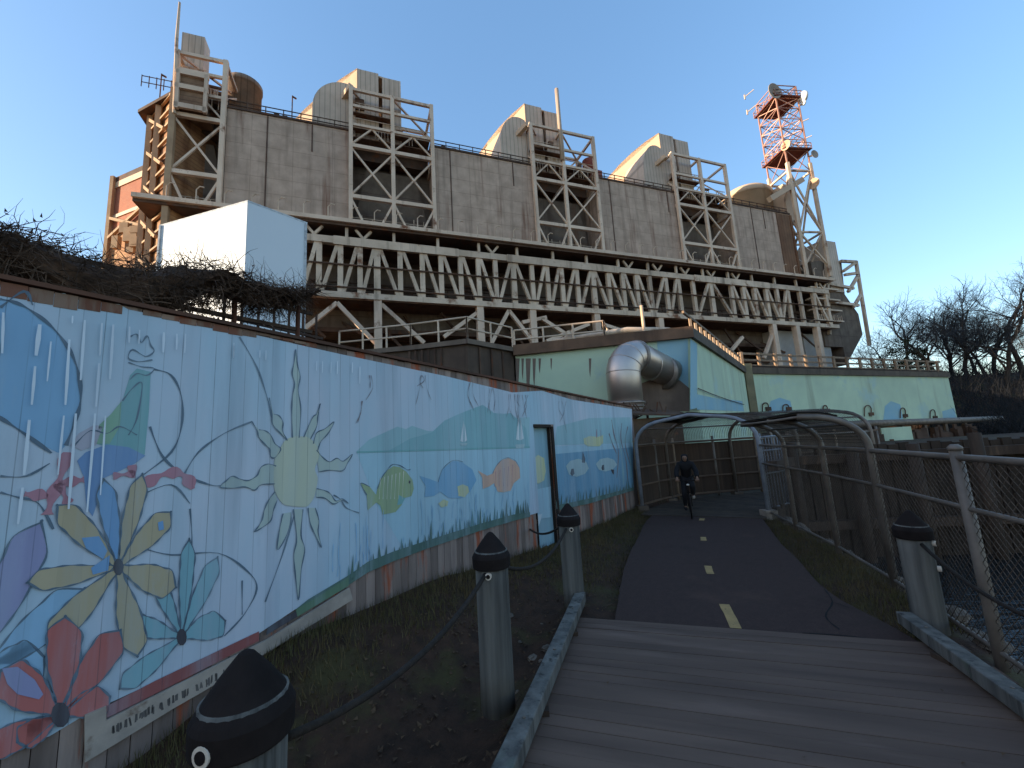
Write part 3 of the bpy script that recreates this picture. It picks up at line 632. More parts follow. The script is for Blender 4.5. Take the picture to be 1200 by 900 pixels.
# reddish primer band on the boards under the cap rail
pb = Each('primer_patch', mk('red_primer', (.24, .13, .10), (.30, .24, .21), 1.1, stretch=(3, 1, .5), rnd=.6, contrast=(.48, .54)), mf); s = -16.9
for i in range(95):
    a = -17+.145*i; zt = ztop(a)-.01
    if a < -10.9 and R.random() < .8: 
        y = hit((0, 0), 0)
        hgt = (.085+.03*math.sin(a*1.7)+.02*math.sin(a*5.1)+R.uniform(-.012, .012))*(1 if a < -11.7 else .55); pb.box(a-.002, a+.14, -.0165, -.006, zt-hgt, zt)
# long pale board along the foot with faded lettering, red stripe above it
bd = MB()
def brd(pts, off, th, mb):
    q = [hit(p, off) for p in pts]; mb.slab(q, (0, th, 0))
brd([(98, 891), (98, 836), (123, 825.5), (123, 842), (310, 749), (407, 688), (411, 702), (237, 808), (200, 829)], .05, .03, bd)
board = bd.build('skirting_board', mk('faded_grey_white_board', (.40, .41, .42), (.30, .31, .32), 4, bump=.2, spots=[((.18, .16, .15), 3, .6, .68)]), mf)
lm = MB()
for k in range(30):
    x = 130+k*4.6+(3 if k % 6 == 5 else 0); yb = 853-(x-123)*.497; 
    if k % 7 == 6: continue
    for j in range(R.choice((2, 2, 3))):
        xx = x+R.uniform(0, 2.6); a = hit((xx, yb+R.uniform(-3, 0)), .0515); b = hit((xx+R.uniform(-1, 1.6), yb+R.uniform(5, 8)), .0515)
        lm.poly([(a[0]-.006, a[1], a[2]), (b[0]-.006, b[1], b[2]), (b[0]+.006, b[1], b[2]), (a[0]+.006, a[1], a[2])])
lm.build('faded_lettering', mk('faded_letter_grey', (.15, .16, .18), bump=0), board)
decal('painted_stripe', PT['redstripe'], [[(124, 840), (124, 826), (180, 797), (302, 739), (302, 750), (200, 802)]], 13)
decal('painted_stripe', PT['dark'], [[(310, 744), (312, 735), (330, 724), (345, 716), (347, 722)]], 13)
decal('painted_stripe', PT['green'], [[(347, 722), (345, 714), (375, 696), (407, 676), (407, 686)]], 13)
# ------------------------------------------------------------------ bollards, ropes, kerb timbers
def bollard(label, x, y, top):
    t = thing('wooden_bollard', label, 'bollard', loc=(x, y, 0), group='capped timber bollards along the boardwalk')
    b = MB(); n = 24
    prof = [(.150, -top), (.152, -.9), (.150, -.5), (.152, -.18)]
    b.lathe([(.150*R.uniform(.98, 1.02), z) for r, z in [(0, -1.25), (0, -.9), (0, -.55), (0, -.2), (0, .1)]], (0, 0, top-.26), n, .5)
    b.build('post', M['post'], t, True)
    c = MB(); c.lathe([(.170, -.31), (.174, -.302), (.177, -.215), (.166, -.192), (.09, -.085), (.028, -.012), (.010, -.002)], (0, 0, top), 40)
    c.build('cap', M['cap'], t)
    return t
BOLL = []
b0 = bollard('nearest bollard, broad black pointed cap with a white plastic eye at its side', -1.11, 1.75, 1.57)
for o, (label, x, y, top) in [(None, ('round grey timber bollard with black cap, tallest seen beside the left kerb timber', -.12-.17, 4.02, 1.52)),
                 (None, ('black capped bollard at the far end of the left kerb timber near the fence door', .72, 6.35, 1.41)),
                 (None, ('black capped bollard on the river side beside the chain link fence', 4.52, 4.98, 1.30))]:
    r = b0.copy(); col.objects.link(r); r['label'] = label; r.location = (x, y, top-1.57); fr_ = Frame(x, y, 0); fr_.O.z = top-1.57; FR[r.name] = fr_
    for ch in b0.children:
        c = ch.copy(); col.objects.link(c); c.parent = r
    BOLL.append(r)
def sleeve(par, px, py, ang, z, r=.03):
    q = MB(); d = Vector((math.cos(ang), math.sin(ang), 0)); q.tube([d*.145+Vector((0, 0, z)), d*.178+Vector((0, 0, z))], r, 16)
    o = q.build('rope_sleeve', M['pvc'], par); h = MB(); h.tube([d*.170+Vector((0, 0, z)), d*.181+Vector((0, 0, z))], r*.62, 14); h.build('hole', M['cap'], o)
sleeve(b0, 0, 0, -1.78, at(254, 882, 1.6).z, .036)
for r, a in ((BOLL[0], -1.7), (BOLL[1], -1.5), (BOLL[2], -.9)): sleeve(r, 0, 0, a, 1.22, .03)
q = MB(); q.tube([Vector((.15*math.cos(-.9), .15*math.sin(-.9), .95)), Vector((.18*math.cos(-.9), .18*math.sin(-.9), .95))], .03, 14); q.build('rope_sleeve', M['pvc'], BOLL[2])
def rope(label, a, b, sag):
    a = Vector(a); b = Vector(b); q = MB()
    q.tube([a.lerp(b, k/14)-Vector((0, 0, sag*4*(k/14)*(1-k/14))) for k in range(15)], .019, 8)
    return tag(q.build('rope', M['rope'], None, True), label, 'rope', 'ropes slung between the bollards')
rope('dark sagging rope between the nearest bollard and the tall left bollard', (-1.02, 1.9, 1.16), (-.34, 3.88, 1.18), .16)
rope('dark rope between the tall left bollard and the bollard near the fence door', (-.24, 4.17, 1.18), (.66, 6.2, 1.07), .22)
rope('short dark rope from the far left bollard to the plank fence', (.66, 6.48, 1.10), (.2, 9.0, .55), .12)
rope('dark rope hanging from the river side bollard towards the camera', (4.47, 4.84, .95), (3.75, 2.6, .92), .25)
def kerb(label, a, b, z=.13):
    q = MB(); a = Vector(a); b = Vector(b); q.beam(a, b, .15, .13, .4)
    t = q.build('kerb_timber', M['post'], None, bevel=.012); tag(t, label, 'timber', 'kerb timbers edging the boardwalk')
    k = MB(); d = (b-a).normalized()
    L_ = (b-a).length; i = .25
    while i < L_: 
        p = a+d*i; k.box(p.x-.09, p.x+.09, p.y-.09, p.y+.09, -.03, z-.067); i += 1.5
    k.build('spacer_block', M['dkwood'], t)
    e = MB(); i = .35
    while i < L_: p = a+d*i; e.lathe([(.014, 0), (.014, .008)], (p.x, p.y, z+.064), 8); i += 1.1
    e.build('bolt', M['galv'], t)
kerb('long grey kerb timber on the left side of the boardwalk', (-1.85, -2, .13), (.80, 6.25, .13))
kerb('grey kerb timber on the river side of the boardwalk', (1.55, -3, .13), (4.28, 5.02, .13))
# ------------------------------------------------------------------ river side chain link fence with overhanging canopy
def chain(mb, a, b, z0, z1, pitch=.062, th=.005, za=None):
    a = Vector((a[0], a[1], 0)); b = Vector((b[0], b[1], 0)); L_ = (b-a).length; d = (b-a)/L_; nn = Vector((-d.y, d.x, 0)); h = z1-z0
    k = -h
    while k < L_:
        for sgn in (1, -1):
            if sgn > 0: s0, s1 = k, k+h
            else: s0, s1 = k+h, k
            za_, zb_ = z0, z1; lo, hi = (s0, s1)
            P = [(s0, z0), (s1, z1)]; Q = []
            for (s_, z_) in P:
                pass
            t0, t1 = 0., 1.
            ds = s1-s0
            for lim, inside in ((0, 1), (L_, -1)):
                tt = (lim-s0)/ds
                if inside*ds > 0: t0 = max(t0, tt)
                else: t1 = min(t1, tt)
            if t1-t0 < .02: continue
            A = a+d*(s0+ds*t0)+Vector((0, 0, z0+h*t0)); B_ = a+d*(s0+ds*t1)+Vector((0, 0, z0+h*t1))
            e = (B_-A).normalized(); w = e.cross(nn).normalized()*th; v = nn*th*.8
            mb.add([A+w, A-w, A+v, B_+w, B_-w, B_+v], [(0, 1, 4, 3), (1, 2, 5, 4), (2, 0, 3, 5)], .4)
        k += pitch*2**.5
cf = thing('chain_link_fence', 'grey tube chain link fence with curved post tops between the path and the river', 'fence', loc=(FENCE[2][0], FENCE[2][1], 0))
dirf = lambda i: (Vector((*FENCE[min(i+1, len(FENCE)-1)], 0))-Vector((*FENCE[max(i-1, 0)], 0))).normalized()
ARC = {}
for i, (x, y) in enumerate(FENCE[:-1]):
    q = MB(); d = dirf(i); nl = Vector((-d.y, d.x, 0)); zb = -.75; rr = .052
    if i < 3:
        q.tube([(x, y, zb), (x, y, 2.02)], rr, 12); q.lathe([(.06, 0), (.06, .03), (.03, .06)], (x, y, 2.0), 12)
    else:
        pts = [Vector((x, y, zb)), Vector((x, y, 1.98))]
        for k in range(1, 9):
            an = math.pi/2*k/8; pts.append(Vector((x, y, 1.98)) + nl*(.72*(1-math.cos(an))) + Vector((0, 0, .50*math.sin(an))))
        pts.append(pts[-1]+nl*.12+Vector((0, 0, .01)))
        ARC[i] = pts[1:]; q.tube(pts, rr*.95, 10)
    q.build('post', M['galv'], cf, True, world=True)
for nm, z, r_ in (('top_rail', 1.93, .034), ('middle_rail', 1.43, .026), ('bottom_rail', .12, .024)):
    q = MB(); q.tube([(x, y, z+.0*i) for i, (x, y) in enumerate(FENCE)], r_, 8); q.build(nm, M['galv'], cf, True, world=True)
q = MB()
for a, b in zip(FENCE[:-1], FENCE[1:]):
    chain(q, a, b, .02, 1.93)
q.build('wire_mesh', M['wire'], cf, world=True)
q = MB()
ks = sorted(ARC)
for i, j in zip(ks[:-1], ks[1:]):
    o = Vector((0, 0, .06)); A, B_ = ARC[i], ARC[j]
    for k in range(len(A)-1):
        for f in (0, .5): q.tube([A[k].lerp(A[k+1], f)+o, B_[k].lerp(B_[k+1], f)+o], .006, 3)
    n_ = int((B_[3]-A[3]).length/.07)
    for m in range(n_+1): q.tube([a_.lerp(b_, m/n_)+o for a_, b_ in zip(A, B_)], .006, 3)
q.build('canopy_mesh', M['wire'], cf, world=True)
q = MB()
for i, j in zip(ks[:-1], ks[1:]):
    o = Vector((0, 0, .075)); A, B_ = ARC[i], ARC[j]
    for k in range(5, len(A)-1): q.slab([A[k]+o, B_[k]+o, B_[k+1]+o, A[k+1]+o], (0, 0, .012))
q.build('canopy_sheet', M['canopy'], cf, world=True)
for k in (4, 9):
    q = MB(); q.tube([ARC[i][k] for i in ks], .022, 8); q.build('purlin', M['galv'], cf, True, world=True)
q = MB(); P0, P1 = Vector((5.9, 8.15, .55)), Vector((5.05, 5.95, .78))
# ------------------------------------------------------------------ cage over the path
cg = thing('walkway_cage', 'dark roofed steel cage of bent tubes over the path beyond the asphalt', 'shelter', loc=(6.8, 11.72, 0))
ARCHES = [((3.98, 13.75), (6.82, 11.70)), ((5.55, 15.4), (8.1, 13.15)), ((8.3, 16.1), (9.1, 13.45)), ((11.3, 16.9), (11.9, 13.9))]
AP = []
for n_, (a, b) in enumerate(ARCHES):
    a = Vector((*a, 0)); b = Vector((*b, 0)); d = (b-a).normalized(); L_ = (b-a).length
    pts = [a+Vector((0, 0, -.2)), a+Vector((0, 0, 2.1))]
    for k in range(1, 6): an = math.pi/2*k/6; pts.append(a+d*(.95*(1-math.cos(an)))+Vector((0, 0, 2.1+.72*math.sin(an))))
    pts += [a+d*L_*.5+Vector((0, 0, 2.95))]
    for k in range(5, 0, -1): an = math.pi/2*k/6; pts.append(b-d*(.95*(1-math.cos(an)))+Vector((0, 0, 2.1+.72*math.sin(an))))
    pts += [b+Vector((0, 0, 2.1)), b+Vector((0, 0, -.2))]
    q = MB(); q.tube(pts, .058, 10); q.build('arch', M['bluegalv'] if n_ == 0 else M['galv'], cg, True, world=True); AP.append(pts)
q = MB()
e0 = ARC[ks[-1]]
for A, B_ in zip(AP[:-1], AP[1:]):
    for k in range(1, len(A)-2):
        for f in range(4):
            o = Vector((0, 0, .065)); q.tube([A[k].lerp(A[k+1], f/4)+o, B_[k].lerp(B_[k+1], f/4)+o], .005, 3)
    L_ = (B_[3]-A[3]).length; n_ = int(L_/.11)
    for m in range(n_+1): q.tube([A[k].lerp(B_[k], m/n_)+Vector((0, 0, .065)) for k in range(1, len(A)-1)], .005, 3)
q.build('roof_mesh', M['wire'], cg, world=True)
q = MB()
for k in range(5, 8): o = Vector((0, 0, .075)); q.slab([AP[0][k]+o, AP[1][k]+o, AP[1][k+1]+o, AP[0][k+1]+o], (0, 0, .012))
q.build('roof_sheet', M['canopy'], cg, world=True)
for k in (1, 4, 7, 10, 13):
    if k < len(AP[0]): q = MB(); q.tube([A[k] for A in AP], .026, 8); q.build('purlin', M['galv'], cg, True, world=True)
for n_, A in enumerate(AP):
    for e in (0, -1):
        p = A[e]; q = MB(); q.box(p.x-.16, p.x+.16, p.y-.16, p.y+.16, -.1, .17 if n_ == 0 else .1); q.build('footing', mk('pale_footing_block', (.30, .29, .28), bump=.2) if n_ == 0 and e == -1 else M['concrete_dark'], cg, world=True)
# river side mesh of the cage
q = MB()
for (a, b), (c, d) in zip(ARCHES[:-1], ARCHES[1:]): chain(q, b, d, .02, 2.1)
q.build('wire_mesh', M['wire'], cg, world=True)
# inner fence with brown slats along the landward side
bf = thing('slatted_fence', 'brown slatted fence panels with pale posts behind the walking person', 'fence', loc=(4.05, 13.95, 0))
BFP = [(3.98, 13.95), (4.95, 14.95), (5.95, 15.85), (7.6, 16.05), (9.4, 16.35), (9.6, 18.6), (13.4, 22.6)]
BFP = [(3.98, 13.95), (5.0, 15.0), (5.95, 15.75), (7.6, 16.05), (9.4, 16.35), (11.4, 17.0), (13.6, 17.7), (16, 18.4)]
for i, (x, y) in enumerate(BFP):
    q = MB(); q.tube([(x, y, -.2), (x, y, 2.25)], .048, 10); q.build('post', M['railwood'] if i % 2 == 0 else M['galv'], bf, True, world=True)
for z, hh in ((.16, .06), (.78, .05), (1.36, .05), (2.08, .07)):
    for a, b in zip(BFP[:-1], BFP[1:]):
        d = (Vector((*b, 0))-Vector((*a, 0))).normalized(); o = Vector((d.y, -d.x, 0))*.05
        q = MB(); q.beam(Vector((*a, z))+o, Vector((*b, z))+o, .035, hh); q.build('rail', mk('dull_brown_rail', (.15, .12, .10), (.10, .08, .07), 3, bump=.1) if z == .16 and a is BFP[0] else bpy.data.materials.get('dull_brown_rail') or M['slat'], bf, world=True)
for a, b in zip(BFP[:-1], BFP[1:]):
    q = MB(); a = Vector((*a, 0)); b = Vector((*b, 0)); L_ = (b-a).length; d = (b-a)/L_; k = .05
    while k < L_-.05:
        p = a+d*k; w = d*.032; v = Vector((-d.y, d.x, 0))*.008
        q.hexa([p-w-v+Vector((0, 0, .1)), p+w-v+Vector((0, 0, .1)), p+w+v+Vector((0, 0, .1)), p-w+v+Vector((0, 0, .1)), p-w-v+Vector((0, 0, 2.02)), p+w-v+Vector((0, 0, 2.02)), p+w+v+Vector((0, 0, 2.02)), p-w+v+Vector((0, 0, 2.02))]); k += .068
    q.build('slat_panel', M['slat'], bf, world=True)
# open barred gate standing by the right leg of the cage
gt = thing('barred_gate', 'blue grey barred gate standing open beside the cage leg', 'gate', loc=(7.1, 12.0, 0))
ga, gb = Vector((7.02, 11.98, 0)), Vector((8.1, 12.75, 0))
q = MB(); 
for z in (.15, 1.1, 1.75, 2.15): q.tube([ga+Vector((0, 0, z)), gb+Vector((0, 0, z))], .025, 8)
q.tube([ga+Vector((0, 0, .05)), ga+Vector((0, 0, 2.25))], .045, 10); q.tube([gb+Vector((0, 0, .1)), gb+Vector((0, 0, 2.2))], .03, 8)
q.build('gate_frame', M['bluegalv'], gt, True, world=True)
q = MB()
for k in range(1, 7): p = ga.lerp(gb, k/7); q.tube([p+Vector((0, 0, .15)), p+Vector((0, 0, 2.15))], .014, 6)
q.build('bar', M['bluegalv'], gt, True, world=True)
# ------------------------------------------------------------------ person
def skin_mesh(name, verts, edges, radii, mat, parent, root=0, lv=2):
    me = bpy.data.meshes.new(name); me.from_pydata(verts, edges, []); me.update()
    o = bpy.data.objects.new(name, me); col.objects.link(o); o.parent = parent
    m = o.modifiers.new('skin', 'SKIN'); m.use_smooth_shade = True
    lay = me.skin_vertices[0] if me.skin_vertices else None
    if lay is None:
        bm_ = None
        import bmesh
        b = bmesh.new(); b.from_mesh(me); b.verts.layers.skin.verify(); b.to_mesh(me); b.free(); lay = me.skin_vertices[0]
    for i, r in enumerate(radii): lay.data[i].radius = (r, r) if not isinstance(r, tuple) else r
    lay.data[root].use_root = True
    s = o.modifiers.new('sub', 'SUBSURF'); s.levels = lv; s.render_levels = lv
    me.materials.append(mat); return o
pf = Frame(5.0, 12.45, -21)
bk_ = thing('bicycle', 'dark bicycle ridden towards the camera along the path', 'bicycle', pf)
def ring(mb, c, r_, t_, n=28): mb.tube([(c[0], c[1]+r_*math.cos(2*math.pi*k/n), c[2]+r_*math.sin(2*math.pi*k/n)) for k in range(n+1)], t_, 6, cap=False)
for yy in (-.52, .52):
    q = MB(); ring(q, (0, yy, .345), .325, .020); w = q.build('wheel', M['cap'], bk_, True)
    q = MB(); ring(q, (0, yy, .345), .30, .009)
    for k in range(14): a_ = 2*math.pi*k/14; q.tube([(0, yy, .345), (0, yy+.3*math.cos(a_), .345+.3*math.sin(a_))], .0025, 3)
    q.build('rim', M['galv'], w)
q = MB()
for a_, b_ in (((0, -.33, .88), (0, .02, .34)), ((0, -.33, .80), (0, .16, .86)), ((0, .16, .92), (0, .02, .34)), ((0, .02, .34), (0, .52, .345)), ((0, .15, .80), (0, .52, .345)), ((0, -.34, .95), (0, -.36, .68))): q.tube([a_, b_], .018, 8)
q.build('frame', M['cap'], bk_, True)
q = MB(); 
for sx in (-.05, .05): q.tube([(sx, -.365, .70), (sx, -.52, .345)], .012, 6)
q.tube([(-.05, -.365, .70), (.05, -.365, .70)], .014, 6); q.build('fork', M['cap'], bk_, True)
q = MB(); q.tube([(-.29, -.36, 1.04), (-.2, -.40, 1.04), (0, -.36, 1.03), (.2, -.40, 1.04), (.29, -.36, 1.04)], .013, 8); q.tube([(0, -.34, .94), (0, -.36, 1.04)], .015, 8); q.build('handlebar', M['cap'], bk_, True)
q = MB(); q.slab([(-.02, .02, .95), (.02, .02, .95), (.07, .26, .96), (-.07, .26, .96)], (0, 0, .04)); q.tube([(0, .16, .9), (0, .17, .96)], .014, 6); q.build('saddle', M['cap'], bk_)
for sx in (-1, 1): q = MB(); q.tube([(sx*.06, .02, .34), (sx*.07, .02-sx*.0, .34+sx*.16)], .010, 6); q.box(min(sx*.07, sx*.17), max(sx*.07, sx*.17), -.04, .06, .33+sx*.16, .35+sx*.16); q.build('pedal', M['galv'], bk_)
q = MB(); q.lathe([(.02, 0), (.04, .01), (.04, .04), (.01, .05)], (.0, -.43, .90), 12); q.build('headlight', M['pvc'], bk_, True)
pe = thing('person', 'cyclist in a black hooded jacket and dark trousers riding towards the camera', 'person', pf)
# local: X across the body, Y away from the camera, Z up (front is -Y)
V = [(0, .17, 1.06), (0, .10, 1.22), (0, .02, 1.38), (0, -.04, 1.50), (0, -.08, 1.57), (0, -.12, 1.65), (0, -.12, 1.745),
     (.18, -.03, 1.48), (.27, -.14, 1.27), (.27, -.30, 1.11), (.27, -.37, 1.06),
     (-.18, -.03, 1.48), (-.27, -.14, 1.27), (-.27, -.30, 1.11), (-.27, -.37, 1.06),
     (.09, .15, 1.02), (.13, -.18, .86), (.12, .06, .58), (.12, -.06, .54),
     (-.09, .15, 1.02), (-.12, -.10, .64), (-.12, .06, .26), (-.12, -.06, .22)]
E_ = [(0, 1), (1, 2), (2, 3), (3, 4), (4, 5), (5, 6), (3, 7), (7, 8), (8, 9), (9, 10), (3, 11), (11, 12), (12, 13), (13, 14), (0, 15), (15, 16), (16, 17), (17, 18), (0, 19), (19, 20), (20, 21), (21, 22)]
rad = [.13, .12, .14, .10, .05, .075, .07, .055, .042, .032, .03, .055, .042, .032, .03, .085, .060, .042, .038, .085, .060, .042, .038]
skin_mesh('body', V, E_, rad, M['skin'], pe)
def sub(idx, edges, grow, mat, name, adj={}):
    mp = {j: i for i, j in enumerate(idx)}; vv = [adj.get(j, V[j]) for j in idx]
    return skin_mesh(name, vv, [(mp[a], mp[b]) for a, b in edges], [rad[j]+grow for j in idx], mat, pe)
sub([0, 1, 2, 3, 4, 7, 8, 9, 11, 12, 13], [(0, 1), (1, 2), (2, 3), (3, 4), (3, 7), (7, 8), (8, 9), (3, 11), (11, 12), (12, 13)], .034, M['jacket'], 'jacket')
sub([0, 15, 16, 17, 19, 20, 21], [(0, 15), (15, 16), (16, 17), (0, 19), (19, 20), (20, 21)], .020, M['trouser'], 'trousers')
skin_mesh('hood', [(0, -.03, 1.53), (0, -.045, 1.65), (0, -.07, 1.76)], [(0, 1), (1, 2)], [.085, .105, .085], M['jacket'], pe, 1)
for x, y, z in ((.12, -.02, .54), (-.12, -.02, .22)):
    q = MB(); q.lathe([(.02, -.045), (.05, -.04), (.052, 0), (.04, .05), (.02, .06)], (x, y+.06, z), 12); q.tube([(x, y+.06, z-.01), (x, y-.06, z-.015), (x, y-.15, z-.02)], [.05, .048, .03], 10)
    q.build('shoe', M['shoe'] if x > 0 else M['trouser'], pe, True)
for sx in (-1, 1): q = MB(); q.lathe([(.004, -.006), (.009, 0), (.004, .006)], (sx*.03, -.192, 1.67), 8); q.build('eye', M['jacket'], pe, True)
q = MB(); q.add([(-.014, -.186, 1.63), (.014, -.186, 1.63), (0, -.212, 1.633), (0, -.19, 1.675)], [(0, 1, 2), (0, 2, 3), (1, 3, 2), (0, 3, 1)]); q.build('nose', M['skin'], pe)
for sx in (1, -1):
    x, y, z = sx*.27, -.385, 1.05
    q = MB(); q.box(x-.042, x+.042, y-.03, y+.05, z+.002, z+.034)
    for k in range(4):
        xx = x-.033+.022*k; L_ = (.9, 1, .96, .8)[k]; q.tube([(xx, y-.025, z+.02), (xx, y-.048*L_, z+.006), (xx, y-.045*L_, z-.025), (xx, y-.015, z-.035)], [.0105, .0098, .009, .008], 6)
    q.tube([(x-sx*.04, y+.02, z+.015), (x-sx*.058, y-.005, z-.005), (x-sx*.05, y-.03, z-.026)], [.012, .011, .009], 6)
    q.build('hand', M['skin'], pe, True)
# ------------------------------------------------------------------ power plant (local: X along the front, Y into the building)
PL = Frame(-7.41, 45, 20)
pp = thing('power_plant', 'huge stained concrete and beige steel power plant with roof hoods and truss gallery', 'power plant', PL)
S = lambda px, py, t=0.: PL.hit(px, py, t).x
Zt = lambda px, py, t=0.: PL.hit(px, py, t).z
ZW, ZR = 27.4, 38.9
bays = [(-21.75, -9.9), (-.55, 12.4), (22.1, 35.75), (46.5, 60.3)]
for a, b in bays:
    q = MB(); q.box(a, b, 0, 3.4, ZW-.3, ZR, .3); o = q.build('wall_bay', M['concrete'], pp)
    c = MB(); c.box(a-.05, b+.05, -.12, .35, ZR-.12, ZR+.12); c.build('coping', M['steel_dark'], o)
    d = Each('downpipe', M['steel_dark'], o)
    for k in range(2): x = a+(b-a)*R.uniform(.1+.4*k, .45+.45*k); d.box(x-.06, x+.06, -.06, .0, ZW+(0, 8)[k], ZR-.2)
q = MB(); q.box(57.0, 59.9, -.10, .0, ZW, ZR-.3); q.box(60.1, 60.5, -.2, .2, ZW, ZR-.3); q.build('rusty_panel', mk('brown_rusty_sheet', (.21, .14, .095), (.15, .10, .07), .6, ribs=(0, .6), streak=[(RUST, .7, .5, .7, .7)], bump=0), pp)
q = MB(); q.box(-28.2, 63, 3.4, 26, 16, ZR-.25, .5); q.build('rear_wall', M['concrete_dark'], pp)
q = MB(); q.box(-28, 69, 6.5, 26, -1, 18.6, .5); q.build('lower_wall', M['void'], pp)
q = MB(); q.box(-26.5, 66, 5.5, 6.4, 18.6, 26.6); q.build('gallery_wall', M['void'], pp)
for a, b in ((-21.8, 60),):      # dark openings and sloping hoppers in the recesses
    pass
def cage(xs_, zt, mid=True, right_open=True):
    """steel support frame in front of a recess: legs, beams, braces, cage above roof level"""
    root = MB(); W = .42
    a, b = xs_[0], xs_[-1]
    root.beam((a, -.4, ZW+.05), (b, -.4, ZW+.05), .3, .3, .2)
    o = root.build('steel_frame', M['steel'], pp)
    l = Each('leg', M['steel'], o)
    for x in xs_: l.beam((x, -.4, ZW-.1), (x, -.4, zt), W, W, .2)
    m = Each('beam', M['steel'], o)
    for z in (30.5, 36.7): m.beam((a, -.4, z), (b, -.4, z), .38, .42, .1)
    for z in (39.4, 41.8): m.beam((a, -.4, z), (b, -.4, z), .26, .3, .35)
    m.beam((a, -.4, zt-.2), (b, -.4, zt-.2), .3, .34, .2)
    for x in xs_:
        m.beam((x, -.4, zt-.2), (x, 4.2, zt-.2), .28, .3, .4); m.beam((x, -.4, 39.4), (x, 4.2, 39.4), .28, .3, .5)
        m.beam((x, -.4, 36.7), (x, 3.4, 36.7), .3, .4, .4)
    m.beam((a, 4.2, zt-.2), (b, 4.2, zt-.2), .28, .3, .5)
    l = Each('rear_leg', M['steel'], o)
    for x in xs_: l.beam((x, 4.2, ZR-.4), (x, 4.2, zt-.1), .36, .36, .5)
    c = Each('brace', M['steel'], o)
    for x0, x1 in zip(xs_[:-1], xs_[1:]):
        w = x1-x0; mx = (x0+x1)/2
        c.beam((x0, -.35, 36.5), (x1, -.35, 30.7), .2, .2, .5); c.beam((x0, -.28, 30.7), (x1, -.28, 36.5), .2, .2, .4)
        c.beam((x0, -.4, 30.3), (x0+w*.30, -.4, ZW), .22, .22, .3); c.beam((x1, -.4, 30.3), (x1-w*.30, -.4, ZW), .22, .22, .3)
        c.beam((x0, -.3, 36.9), (mx, -.3, 39.3), .18, .18, .5); c.beam((x1, -.3, 36.9), (mx, -.3, 39.3), .18, .18, .5)
        if right_open or x0 > a: c.beam((x0, 4.2, 39.6), (x1, 4.2, zt-.3), .2, .2, .6); c.beam((x1, 4.2, 39.6), (x0, 4.2, zt-.3), .2, .2, .6)
        c.beam((x0, -.4, zt-.3), (x1, 4.2, zt-.25), .2, .2, .5)
    for x in (a, b):
        c.beam((x, -.3, 39.5), (x, 4.2, zt-.3), .18, .18, .5); c.beam((x, 4.1, 36.6), (x, -.2, 39.3), .18, .18, .6)
    k = MB()                                                     # platforms, pipes and ducts crowded inside the cage
    for z in (38.4, 39.6, 41.6):
        k.box(a+.2, b-.2+(0 if z < 41 else -(b-a)*.45), .3, 3.8, z, z+.10, .6)
    for i in range(34):
        z = R.uniform(38.4, 43.4); x = R.uniform(a+.4, b-1.2); t_ = R.uniform(.2, 3.6)
        if x > a+(b-a)*.55 and z > 40.5: continue
        if R.random() < .5: k.tube([(x, t_, z), (min(b-.3, x+R.uniform(.8, 3)), t_, z+R.uniform(-.3, .3))], R.uniform(.1, .28), 8)
        else: k.box(x, x+R.uniform(.3, 1.1), t_, t_+.7, z, z+R.uniform(.4, 1.2))
    tag(k.build('pipework', M['pipework'], o), kind='stuff')
    r_ = MB()
    for i in range(26):
        z = R.choice((38.5, 39.7, 41.7)); x = a+.2+(b-a-.4)*i/25
        if z > 41 and x > a+(b-a)*.55: continue
        r_.beam((x, .2, z), (x, .2, z+1.1), .07, .07)
    for z in (39.6, 40.8): r_.beam((a, .2, z), (b, .2, z), .07, .07)
    r_.beam((a, .2, 42.8), (a+(b-a)*.55, .2, 42.8), .07, .07)
    for i in range(9):
        x = a+(b-a)*i/8; r_.beam((x, .6, ZW), (x, .6, ZW+1.1+R.uniform(0, .7)), .08, .08)
    for z in (ZW+.6, ZW+1.2): r_.beam((a, .6, z), (b, .6, z), .06, .06)
    r_.build('railing', M['steel_grey'], o)
    u = MB(); u.box(a+.3, b-.3, 2.0, 3.3, 36.9, 38.3, .9); u.build('louvre', M['steel_dark'], o)
    rs = MB(); mx = (a+b)/2
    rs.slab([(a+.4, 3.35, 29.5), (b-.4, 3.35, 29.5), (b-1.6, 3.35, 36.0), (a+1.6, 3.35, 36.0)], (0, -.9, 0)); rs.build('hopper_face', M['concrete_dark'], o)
    return o
cage([-9.8, -5.25, -.65], 44.1)
cage([12.5, 17.0, 22.0], 44.8)
cage([35.85, 41.1, 46.4], 45.3)
c1 = cage([-26.1, -21.95], 43.9)
# louvred cabinet and tall box on the first frame
sb0, sb1 = S(208, 120, -.8), S(240, 120, -.8)
q = MB(); q.box(sb0, sb1, -.9, 2.0, Zt(220, 126, -.9), Zt(225, 88, -.9)); q.build('louvred_cabinet', mk('tan_louvre', (.24, .18, .13), (.16, .11, .08), 1.2, ribs=(2, .5), bump=.05), c1)
q = MB()
for z in (Zt(220, 126, -.9), Zt(222, 104, -.9), Zt(225, 88, -.9)): q.beam((sb0-.2, -1.0, z), (sb1+.3, -1.0, z), .3, .5)
for x in (sb0, sb1+.1): q.beam((x, -1.0, Zt(220, 130, -.9)), (x, -1.0, Zt(225, 86, -.9)), .3, .3)
q.build('cabinet_frame', M['steel'], c1)
ht0, ht1 = S(212, 60, 1), S(239, 60, 1)
